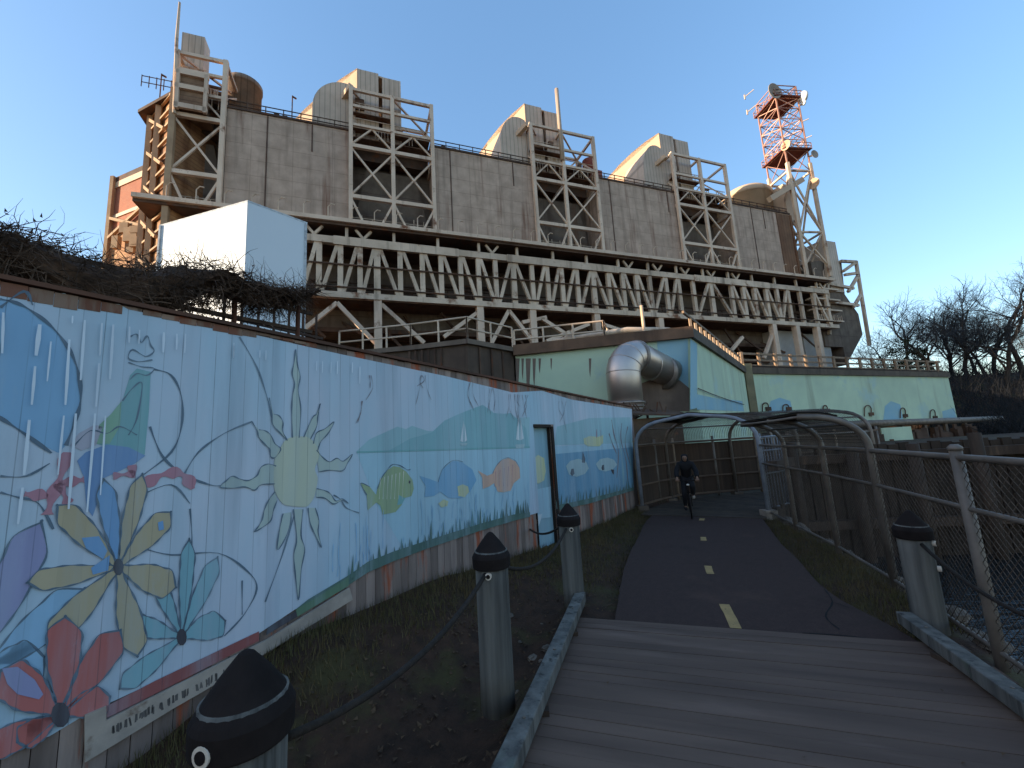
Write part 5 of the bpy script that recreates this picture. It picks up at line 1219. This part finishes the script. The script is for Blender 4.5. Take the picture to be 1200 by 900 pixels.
inn = lambda v, k=.25: Vector((v.x, v.y+k, RZ))
railrun('handrail', [inn(D0), inn(D1), inn(D2), inn(D3)], RZ, 1.1, cb, M['steel_grey'], 1.25, .045)
e_ = Aq.lerp(Kx, .9)
railrun('handrail', [inn(Aq, .5), inn(Aq.lerp(Kx, .55), .6), Vector((Aq.lerp(Kx, .55).x+2, 25, RZ))], RZ, 1.0, ph, M['steel_grey'], 1.4, .05)
# conduit and boxes lying on the roof
q = MB(); v = Aq.lerp(Kx, .25); q.tube([inn(v, 1.2)+Z3*.35, inn(Aq.lerp(Kx, .7), 1.0)+Z3*.5, inn(Aq.lerp(Kx, .95), 1.2)+Z3*.3], .16, 8); q.lathe([(.35, 0), (.38, .3), (.2, .62), (.02, .7)], inn(Aq.lerp(Kx, .35), 1.0), 14); q.build('roof_pipe', M['steel_grey'], ph, True, world=True)
# slatted guard along the sloping-away edge and post and rail guard on the river front
q = Each('guard_slat', M['hood'], ph, True); d, n = dirn(Kx, Bq); L_ = (Bq-Kx).length; k = 1.2
while k < L_-.2: p = Kx+d*k-n*.2; q.box(p.x-.06, p.x+.06, p.y-.03, p.y+.03, RZ, RZ+.8); k += 1.05
q = MB(); q.beam(Vector((Kx.x, Kx.y, RZ+.85))-n*.2, Vector((Bq.x, Bq.y, RZ+.85))-n*.2, .1, .12); q.build('guard_rail', M['railwood'], ph, world=True)
d, n = dirn(Bq, Cq); L_ = (Cq-Bq).length; q = Each('guard_post', M['railwood'], ph, True); k = .2
while k < L_: p = Bq+d*k-n*.25; q.box(p.x-.09, p.x+.09, p.y-.09, p.y+.09, RZ, RZ+1.3); k += 1.9
for z, h_ in ((.28, .16), (.72, .14), (1.22, .16)):
    q = MB(); q.beam(Bq-n*.36+Z3*z, Cq-n*.36+Z3*z, .08, h_); q.build('guard_rail', M['railwood'], ph, world=True)
q = MB()
for z in (.05, .16): q.beam(Bq-n*.1+Z3*z, Cq-n*.1+Z3*z, .22, .09)
q.build('kerb_beam', M['dkwood'], ph, world=True)
# low brown lean-to at the end of the plank fence
lh = thing('lean_to', 'small brown lean-to under the silver duct beside the fence end', 'shed', loc=(4.6, 15.6, 0))
q = MB(); q.slab([(4.35, 15.6, .0), (7.0, 17.2, .0), (7.0, 17.2, 3.15), (4.35, 15.6, 3.05)], (-.3, .6, 0)); q.build('wall', mk('rusty_brown_board', (.13, .095, .065), (.075, .055, .04), 1.5, rnd=.3, spots=[((.22, .09, .05), 2, .58, .66)], bump=.2), lh, world=True)
q = MB(); q.slab([(4.2, 15.2, 3.2), (7.3, 17.0, 3.1), (7.0, 17.7, 3.35), (3.9, 16.0, 3.5)], (0, 0, .07)); q.build('roof', M['steel_dark'], lh, world=True)
q = MB()
for i in range(12): x = R.uniform(4.3, 6.6); q.tube([(x, 15.5+(x-4)*.55, 3.25), (x+R.uniform(-.3, .3), 15.45+(x-4)*.55, 3.25+R.uniform(.15, .5))], .03, 6)
q.build('pipe_stub', M['steel_dark'], lh, world=True)
# silver duct with elbow
dv = at(731, 447, 17.3); wl = FA.w(FA.hit(778, 437, -.05)); 
dt = thing('ventilation_duct', 'big silver elbow duct coming out of the green wall', 'duct', loc=(dv.x, dv.y, 2))
rd = .72; zt_ = at(731, 417, 17.3).z
hd = Vector((wl.x-dv.x, wl.y-dv.y, 0)); hd.normalize(); rb = .9
wallp = Vector((wl.x, wl.y, wl.z)); 
pts = [Vector((dv.x, dv.y, 3.6)), Vector((dv.x, dv.y, zt_-rb))]
for k in range(1, 11): an = math.pi/2*k/10; pts.append(Vector((dv.x, dv.y, zt_-rb))+hd*(rb*(1-math.cos(an)))+Z3*(rb*math.sin(an)))
zs2 = pts[-1].z; 
q = MB(); q.tube(pts, rd, 32, cap=True); q.build('elbow', M['duct'], dt, True, world=True)
pe_ = pts[-1]; q = MB(); q.tube([pe_-hd*.02, pe_+hd*.1, wallp+hd*.4], [rd*.93, rd*.93, rd*.93], 32); q.build('straight', M['duct'], dt, True, world=True)
for k in (2, 5, 8, 11):
    q = MB(); d_ = (pts[k]-pts[k-1]).normalized(); q.tube([pts[k]-d_*.018, pts[k]+d_*.018], rd*1.018, 32); q.build('seam', M['duct'], dt, True, world=True)
q = MB(); e1 = pe_.lerp(wallp, .5); q.tube([e1-hd*.02, e1+hd*.02], rd*.95, 32); q.build('seam', M['duct'], dt, True, world=True)
q = MB(); q.tube([pe_-hd*.05, pe_+hd*.07], rd*1.05, 32); q.tube([wallp-hd*.1, wallp+hd*.1], rd*1.06, 32); q.lathe([(rd*1.0, 0), (rd*1.09, 0), (rd*1.09, .09), (rd, .09)], (dv.x, dv.y, 3.75), 32); q.lathe([(rd*1.09, 0), (rd*1.12, .02), (rd*1.0, .06)], (dv.x, dv.y, 3.62), 32)
q.build('flange', mk('dull_band', (.30, .31, .33), bump=0, metal=.6, rough=.5), dt, True, world=True)
q = MB(); q.lathe([(.30, -1.2), (.34, 0.2), (rd*.98, .75)], (dv.x, dv.y, 2.85), 28); q.build('reducer', M['duct'], dt, True, world=True)
q = MB()
for s_ in (-1, 1): q.beam((dv.x+s_*.75, dv.y-.3, .2), (dv.x+s_*.75, dv.y-.3, 3.35), .08, .08)
q.beam((dv.x-1.0, dv.y-.3, 3.36), (dv.x+1.0, dv.y-.3, 3.36), .1, .1); q.beam((dv.x-.75, dv.y-.3, 2.7), (dv.x+.75, dv.y-.3, 3.36), .05, .05); q.build('duct_stand', M['steel_dark'], dt, world=True)
# ------------------------------------------------------------------ bulkhead, pipe and bank across the inlet
bh = thing('timber_bulkhead', 'brown timber bulkhead rising from the river below the green wall', 'bulkhead', loc=(BULK[1][0], BULK[1][1], 0))
q = MB()
for a, b in zip(BULK[:-1], BULK[1:]):
    a = Vector((*a, 0)); b = Vector((*b, 0)); L_ = (b-a).length; d = (b-a)/L_; n = Vector((d.y, -d.x, 0)); k = 0
    while k < L_:
        p = a+d*k; w = .27; zt = .15+1.55*smooth(8.2, 9.5, p.x)
        c = [p, p+d*w, p+d*w+n*(.1+R.uniform(0, .05)), p+n*(.1+R.uniform(0, .05))]
        q.slab([v+Z3*-3 for v in c], (0, 0, 3+zt+R.uniform(-.06, .04))); k += .3
q.build('sheeting', M['bulk'], bh, world=True)
for z in (-.6, 1.35):
    q = MB()
    for a, b in zip(BULK[:-1], BULK[1:]):
        d, n = dirn(Vector((*a, 0)), Vector((*b, 0))); q.beam(Vector((*a, z))+n*.28, Vector((*b, z))+n*.28, .22, .26)
    q.build('wale', M['tan'] if z > 9 else M['dkwood'], bh, world=True)
for i in range(14):
    a, b = Vector((*BULK[1], 0)), Vector((*BULK[3], 0)); d, n = dirn(a, b); p = a.lerp(b, i/13)+n*.5
    q = MB(); q.tube([(p.x, p.y, -3), (p.x, p.y, 1.75+R.uniform(-.1, .3))], .15, 10); q.build('pile', M['bulk'], bh, True, world=True)
d, n = dirn(Bq, Cq); q = MB()
q.tube([Bq+n*.5-Z3*4.6, Cq+n*.5-Z3*4.95, Cq+d*7.5+n*.5-Z3*5.0, Cq+d*7.9+n*.5-Z3*5.5], .3, 14); 
rp = q.build('river_pipe', M['galv'], None, True); tag(rp, 'grey pipe running along the foot of the green wall past its right end', 'pipe')
q = MB()
for k in range(9): p = Bq.lerp(Cq, k/8)+n*.45; q.box(p.x-.12, p.x+.12, p.y-.12, p.y+.12, -.2, 2.1)
q.build('pipe_support', M['concrete_dark'], rp)
q = MB()
for i in range(46):
    p = Bq.lerp(Cq, R.uniform(.1, 1)); p = p+n*R.uniform(.3, 1.4); s_ = R.uniform(.2, .8); q.box(p.x-s_/2, p.x+s_/2, p.y-s_/3, p.y+s_/3, .4, R.uniform(.9, 2.0))
pl_ = q.build('quay_equipment', M['steel_dark'], None); tag(pl_, 'clutter of dark pipe fittings and boxes on the quay below the green wall', 'equipment', kind='stuff')
q = MB(); p = FC.w(FC.hit(1046, 500, -.9)); q.box(p.x-1.3, p.x+1.3, p.y-.3, p.y+.3, .6, 2.0); tag(q.build('green_panel', M['green'], None), 'small sea green panel standing below the wall pipe', 'panel')
fl = [gnd(948, 622, -.9), gnd(1030, 600, -.9)]
q = MB(); a, b = Vector((fl[0].x, fl[0].y, -1.25)), Vector((fl[1].x+.6, fl[1].y+.1, -1.25))
a = gnd(930, 622, -1.4); b = gnd(1040, 598, -1.4); q.beam(a, b, .5, .45, .2); fb = q.build('floating_timber', M['tan'], None, bevel=.03); tag(fb, 'tan squared timber floating in the river behind the fence', 'timber')
q = MB()
for k in (.2, .5, .8): p = a.lerp(b, k); q.lathe([(.05, 0), (.05, .3), (.08, .3), (.08, .36)], (p.x, p.y, -1.2), 10)
q.build('mooring_pin', M['rust'], fb)
# ------------------------------------------------------------------ overgrown frame behind the plank fence
VF = Frame(MF.w((0, 3.0, 0)).x, MF.w((0, 3.0, 0)).y, math.degrees(MF.a))
vf = thing('overgrown_fence', 'rusty frame fence buried under a mat of dead brown vines', 'fence', VF)
VZ = lambda s: 5.38-.012*s+.16*math.sin(s*1.1)+.10*math.sin(s*2.7+1)-(.9 if s < -13.45 else 0)*smooth(-13.4, -14.2, s)
for k in range(8):
    q = MB(); x = -17.6+k*1.13; q.tube([(x, 0, .5), (x, 0, VZ(x)-.15)], .045, 8); q.build('post', M['rust'], vf, True)
for z in (4.35, 4.9, 5.3):
    q = MB(); q.beam((-18, 0, z), (-9.4, 0, z-.02), .05, .07); q.build('rail', M['dkwood'], vf)
q = MB(); nx_, nt_ = 90, 9
V_ = []
for i in range(nx_+1):
    s_ = -18+8.55*i/nx_; zt = VZ(s_); thick = (.75*smooth(-9.5, -10.4, s_)+.12)*(1-.55*smooth(-11.7, -10.9, s_)); dp = (.40+.14*math.sin(s_*1.9))*thick*1.0
    for j in range(nt_):
        an = 2*math.pi*j/nt_; V_.append((s_, .15+.55*math.cos(an)*(1+.15*math.sin(s_*7+j)), zt-dp+dp*math.sin(an)*(1+.10*math.sin(s_*9+j*2))+.03*R.uniform(-1, 1)))
q.add(V_, [(i*nt_+j, i*nt_+(j+1) % nt_, (i+1)*nt_+(j+1) % nt_, (i+1)*nt_+j) for i in range(nx_) for j in range(nt_)])
q.build('vine_mat', M['vinemass'], vf)
q = MB()
def twig(mb, p, d, L_, r_, seg=4, wob=.5, n=3):
    pts = [Vector(p)]; d = Vector(d).normalized()
    for k in range(seg): d = (d+Vector((R.gauss(0, wob), R.gauss(0, wob), R.gauss(0, wob)))*.5).normalized(); pts.append(pts[-1]+d*(L_/seg))
    mb.tube(pts, [r_*(1-.8*k/seg) for k in range(seg+1)], n, cap=False)
for i in range(8200):
    s_ = R.uniform(-18, -9.5); zt = VZ(s_); th = (.75*smooth(-9.5, -10.4, s_)+.15)*(1-.5*smooth(-11.7, -10.9, s_))
    y = R.uniform(-.55, .5); z = zt-.02-R.random()**1.2*th*.9
    twig(q, (s_, y, z), (R.gauss(0, 1), R.gauss(0, .6), R.gauss(-.2, .6)), R.uniform(.2, .65), R.uniform(.004, .010), 4, .6)
for i in range(340):                                             # strands hanging down and sprigs standing up
    s_ = R.uniform(-17.5, -11.2); zt = VZ(s_)
    twig(q, (s_, R.uniform(-.6, .4), zt-.55), (R.gauss(0, .2), 0, -1), R.uniform(.2, .8), R.uniform(.005, .011), 5, .25)
for i in range(420):
    s_ = R.uniform(-17, -9.7); twig(q, (s_, R.uniform(-.3, .5), VZ(s_)-.06), (R.gauss(0, .5), R.gauss(0, .4), 1), R.uniform(.06, .26), R.uniform(.0025, .0045), 4, .5)
for i in range(260):
    s_ = R.uniform(-17, -11.5); twig(q, (s_, R.uniform(-.3, .5), 3.6+R.uniform(0, .4)), (R.gauss(0, .3), R.gauss(0, .4), 1), R.uniform(.4, 1.4), R.uniform(.004, .009), 5, .4)
tag(q.build('vine_stem', M['vine'], vf), kind='stuff')
q = MB()
for i in range(2600):
    s_ = R.uniform(-18, -9.5); zt = VZ(s_); th = .75*smooth(-9.5, -10.4, s_)+.1; x, y, z = s_, R.uniform(-.8, .7), zt+.05-R.random()*th*1.4; w = R.uniform(.02, .06); a = R.uniform(0, 6.3); b = R.uniform(-1, 1)
    q.add([(x, y, z), (x+w*math.cos(a), y+w*math.sin(a), z+w*b), (x+w*.6*math.cos(a+.9), y+w*.6*math.sin(a+.9), z+w*b*.4-.03)], [(0, 1, 2)])
tag(q.build('dead_leaf', M['vine'], vf), kind='stuff')
# grey wall and low steps seen under the vines, rusty gate bars against the white wall
gw = thing('concrete_wall', 'low weathered grey concrete wall behind the overgrown fence', 'wall', Frame(MF.w((0, 5.2, 0)).x, MF.w((0, 5.2, 0)).y, math.degrees(MF.a)))
q = MB(); q.box(-20, -10.9, 0, .3, 0, 5.15); q.build('wall', mk('mossy_grey_concrete', (.24, .235, .21), (.15, .145, .125), 1.1, grid=(1.6, .6, (.08, .075, .065), .03), spots=[((.06, .055, .045), 1.4, .54, .66)]), gw)
q = MB(); q.box(-20, -10.85, -.06, .36, 5.15, 5.25); q.build('coping', M['concrete_dark'], gw)
rg = thing('barred_screen', 'black rusty bars standing in front of the white building under the vines', 'screen', Frame(MF.w((-10.6, 4.2, 0)).x, MF.w((-10.6, 4.2, 0)).y, math.degrees(MF.a)))
q = MB()
for k in range(7): q.tube([(k*.32, 0, 2), (k*.32+.02, 0, 5.7)], .03, 6)
q.build('bar', M['steel_dark'], rg)
q = MB()
for z in (4.75, 5.25): q.beam((-.1, 0, z), (2.1, 0, z-.1), .05, .06)
q.build('rail', M['steel_dark'], rg)
# ------------------------------------------------------------------ trees and brush on the far bank
def bare_tree(label, x, y, zb, h, seed, spread=1.0, group='bare trees on the far bank'):
    rr = random.Random(seed); t = thing('bare_tree', label, 'tree', loc=(x, y, zb), group=group); tr = MB(); cr = MB()
    def grow(p, d, L_, r_, lv):
        seg = 4; pts = [Vector(p)]
        for k in range(seg):
            d = (d+Vector((rr.gauss(0, .13), rr.gauss(0, .13), rr.gauss(.03, .10)))).normalized(); pts.append(pts[-1]+d*(L_/seg))
        (tr if lv < 2 else cr).tube(pts, [max(.010, r_*(1-.45*k/seg)) for k in range(seg+1)], 7 if lv < 2 else 3, rr.random(), cap=False)
        if lv >= 5: return
        nb = (5, 5, 4, 4, 4)[lv]
        for b in range(nb):
            k = 1.0 if b == 0 else rr.uniform(.35, 1); i = min(seg-1, int(k*seg)); q_ = pts[i].lerp(pts[i+1], k*seg-i)
            ax = Vector((rr.gauss(0, 1), rr.gauss(0, 1), rr.gauss(.15, .5))).normalized(); nd = (d*(1.0 if b == 0 else .75)+ax*(.35 if b == 0 else .8)*spread).normalized()
            grow(q_, nd, L_*rr.uniform(.58, .78), r_*(.62 if b == 0 else .42), lv+1)
    grow(Vector((0, 0, -.3)), Vector((0, 0, 1)), h*.33, h*.018, 0)
    tr.build('trunk', M['bark'], t, True); cr.build('crown', M['twig'], t); return t
def tb(px, Y): d = ray(px, 480); return d.x/d.y*Y
TREES = [(1110, 420, 57, 20.0, 'tall bare tree with forked crown behind the end of the green wall'), (1143, 420, 61, 20, 'bare tree with a dense twiggy crown between the forked tree and the frame edge'), (1072, 420, 68, 20, 'thin bare tree rising behind the dark evergreen'),
         (1188, 420, 55, 21, 'bare tree at the right edge of the view'), (1165, 430, 66, 15.0, 'low bare tree in the dip of the skyline'), (1212, 430, 57, 24, 'tall dark bare tree partly outside the right edge'), (1045, 400, 75, 16, 'faint spreading bare tree left of the dark evergreen'), (1128, 420, 72, 20, 'bare tree farthest back behind the twiggy ones'), (1155, 420, 70, 19, 'bare tree standing behind the low one in the skyline dip'), (1176, 420, 63, 20, 'leaning bare tree just inside the right edge group'), (1125, 420, 66, 18, 'bushy bare tree directly behind the forked one')]
for i, (px, py, Y, h, lab) in enumerate(TREES):
    x = tb(px, Y); bare_tree(lab, x, Y, max(.5, height(x, Y))-.2, h*.88, 40+i, 1.15)
def leafy(label, x, y, zb, w, h):
    t = thing('evergreen_bush', label, 'bush', loc=(x, y, zb)); q = MB(); q.tube([(0, 0, -.5), (.1, 0, h*.3), (0, .1, h*.7)], [.18, .12, .05], 8); q.build('trunk', M['bark'], t)
    q = MB(); cl = [(R.gauss(0, .38)*w, R.gauss(0, .38)*w, h*(.18+.72*R.random()**.9), R.uniform(.28, .6)) for _ in range(46)]
    for cx, cy, cz, cr_ in cl:
        k = 1-max(0, (cz/h-.55))*1.2; cx *= k; cy *= k
        for i in range(95):
            v = Vector((R.gauss(0, 1), R.gauss(0, 1), R.gauss(0, 1))).normalized()*cr_*w*.42*R.uniform(.5, 1); p = Vector((cx, cy, cz))+v; s_ = R.uniform(.06, .16)
            a = Vector((R.gauss(0, 1), R.gauss(0, 1), R.gauss(0, 1))).normalized(); b = a.cross(v).normalized()
            q.add([p-a*s_, p+b*s_*.5, p+a*s_, p-b*s_*.5], [(0, 1, 2, 3)])
    q.build('crown', M['leaf'], t)
x = tb(1064, 59); leafy('round dark evergreen bush above the right end of the guard rail', x, 59, 4.6, 3.8, 11.2)
x = tb(1090, 60); leafy('smaller dark evergreen between bush and forked bare tree', x, 60, 4.2, 2.3, 9.8)
q = MB()
for i in range(8500):
    x = R.uniform(46, 92); y = R.uniform(38, 72) if i % 2 else R.uniform(38, 54); z = max(.2, height(x, y))
    twig(q, (x, y, z-.1), (R.gauss(0, .5), R.gauss(0, .5), 1), R.uniform(1.2, 5.0), R.uniform(.015, .04), 4, .45)
tag(q.build('brush', M['brush']), kind='stuff')
# ------------------------------------------------------------------ light, camera
wd = bpy.data.worlds.new('World'); sc.world = wd; wd.use_nodes = True; nt = wd.node_tree
sk = nt.nodes.new('ShaderNodeTexSky'); sk.sky_type = 'NISHITA'; sk.sun_disc = False
SUN_AZ = math.atan2(-.985, -.17)        # compass angle from +Y towards +X
EL = math.radians(11)
sk.sun_elevation = EL; sk.sun_rotation = SUN_AZ % (2*math.pi); sk.altitude = 0; sk.air_density = 1.0; sk.dust_density = .6; sk.ozone_density = 2.2
gm = nt.nodes.new('ShaderNodeGamma'); gm.inputs['Gamma'].default_value = .6; hs = nt.nodes.new('ShaderNodeHueSaturation'); hs.inputs['Hue'].default_value = .508; hs.inputs['Saturation'].default_value = 1.42
nt.links.new(sk.outputs[0], gm.inputs['Color']); nt.links.new(gm.outputs[0], hs.inputs['Color']); nt.links.new(hs.outputs[0], nt.nodes['Background'].inputs['Color']); nt.nodes['Background'].inputs['Strength'].default_value = .15
sd_ = Vector((math.sin(SUN_AZ)*math.cos(EL), math.cos(SUN_AZ)*math.cos(EL), math.sin(EL)))
sl = bpy.data.lights.new('sun', 'SUN'); sl.energy = 2.7; sl.angle = math.radians(.5); sl.color = (1, .84, .62)
so = bpy.data.objects.new('sun', sl); col.objects.link(so); so.rotation_euler = sd_.to_track_quat('Z', 'Y').to_euler(); so.location = (-30, -10, 60)
cd = bpy.data.cameras.new('camera'); cd.sensor_width = 36; cd.lens = 36*FP/1200; cd.clip_end = 5000; cd.clip_start = .05
co = bpy.data.objects.new('camera', cd); col.objects.link(co)
m3 = Matrix((rt, up, -fw)).transposed(); co.matrix_world = Matrix.Translation(CAM) @ m3.to_4x4()
sc.camera = co
sc.view_settings.view_transform = 'Standard'; sc.view_settings.look = 'None'; sc.view_settings.exposure = 1.97; sc.view_settings.gamma = 1
sc.render.resolution_x = 1024; sc.render.resolution_y = 768
sc.cycles.max_bounces = 6; sc.cycles.use_denoising = True
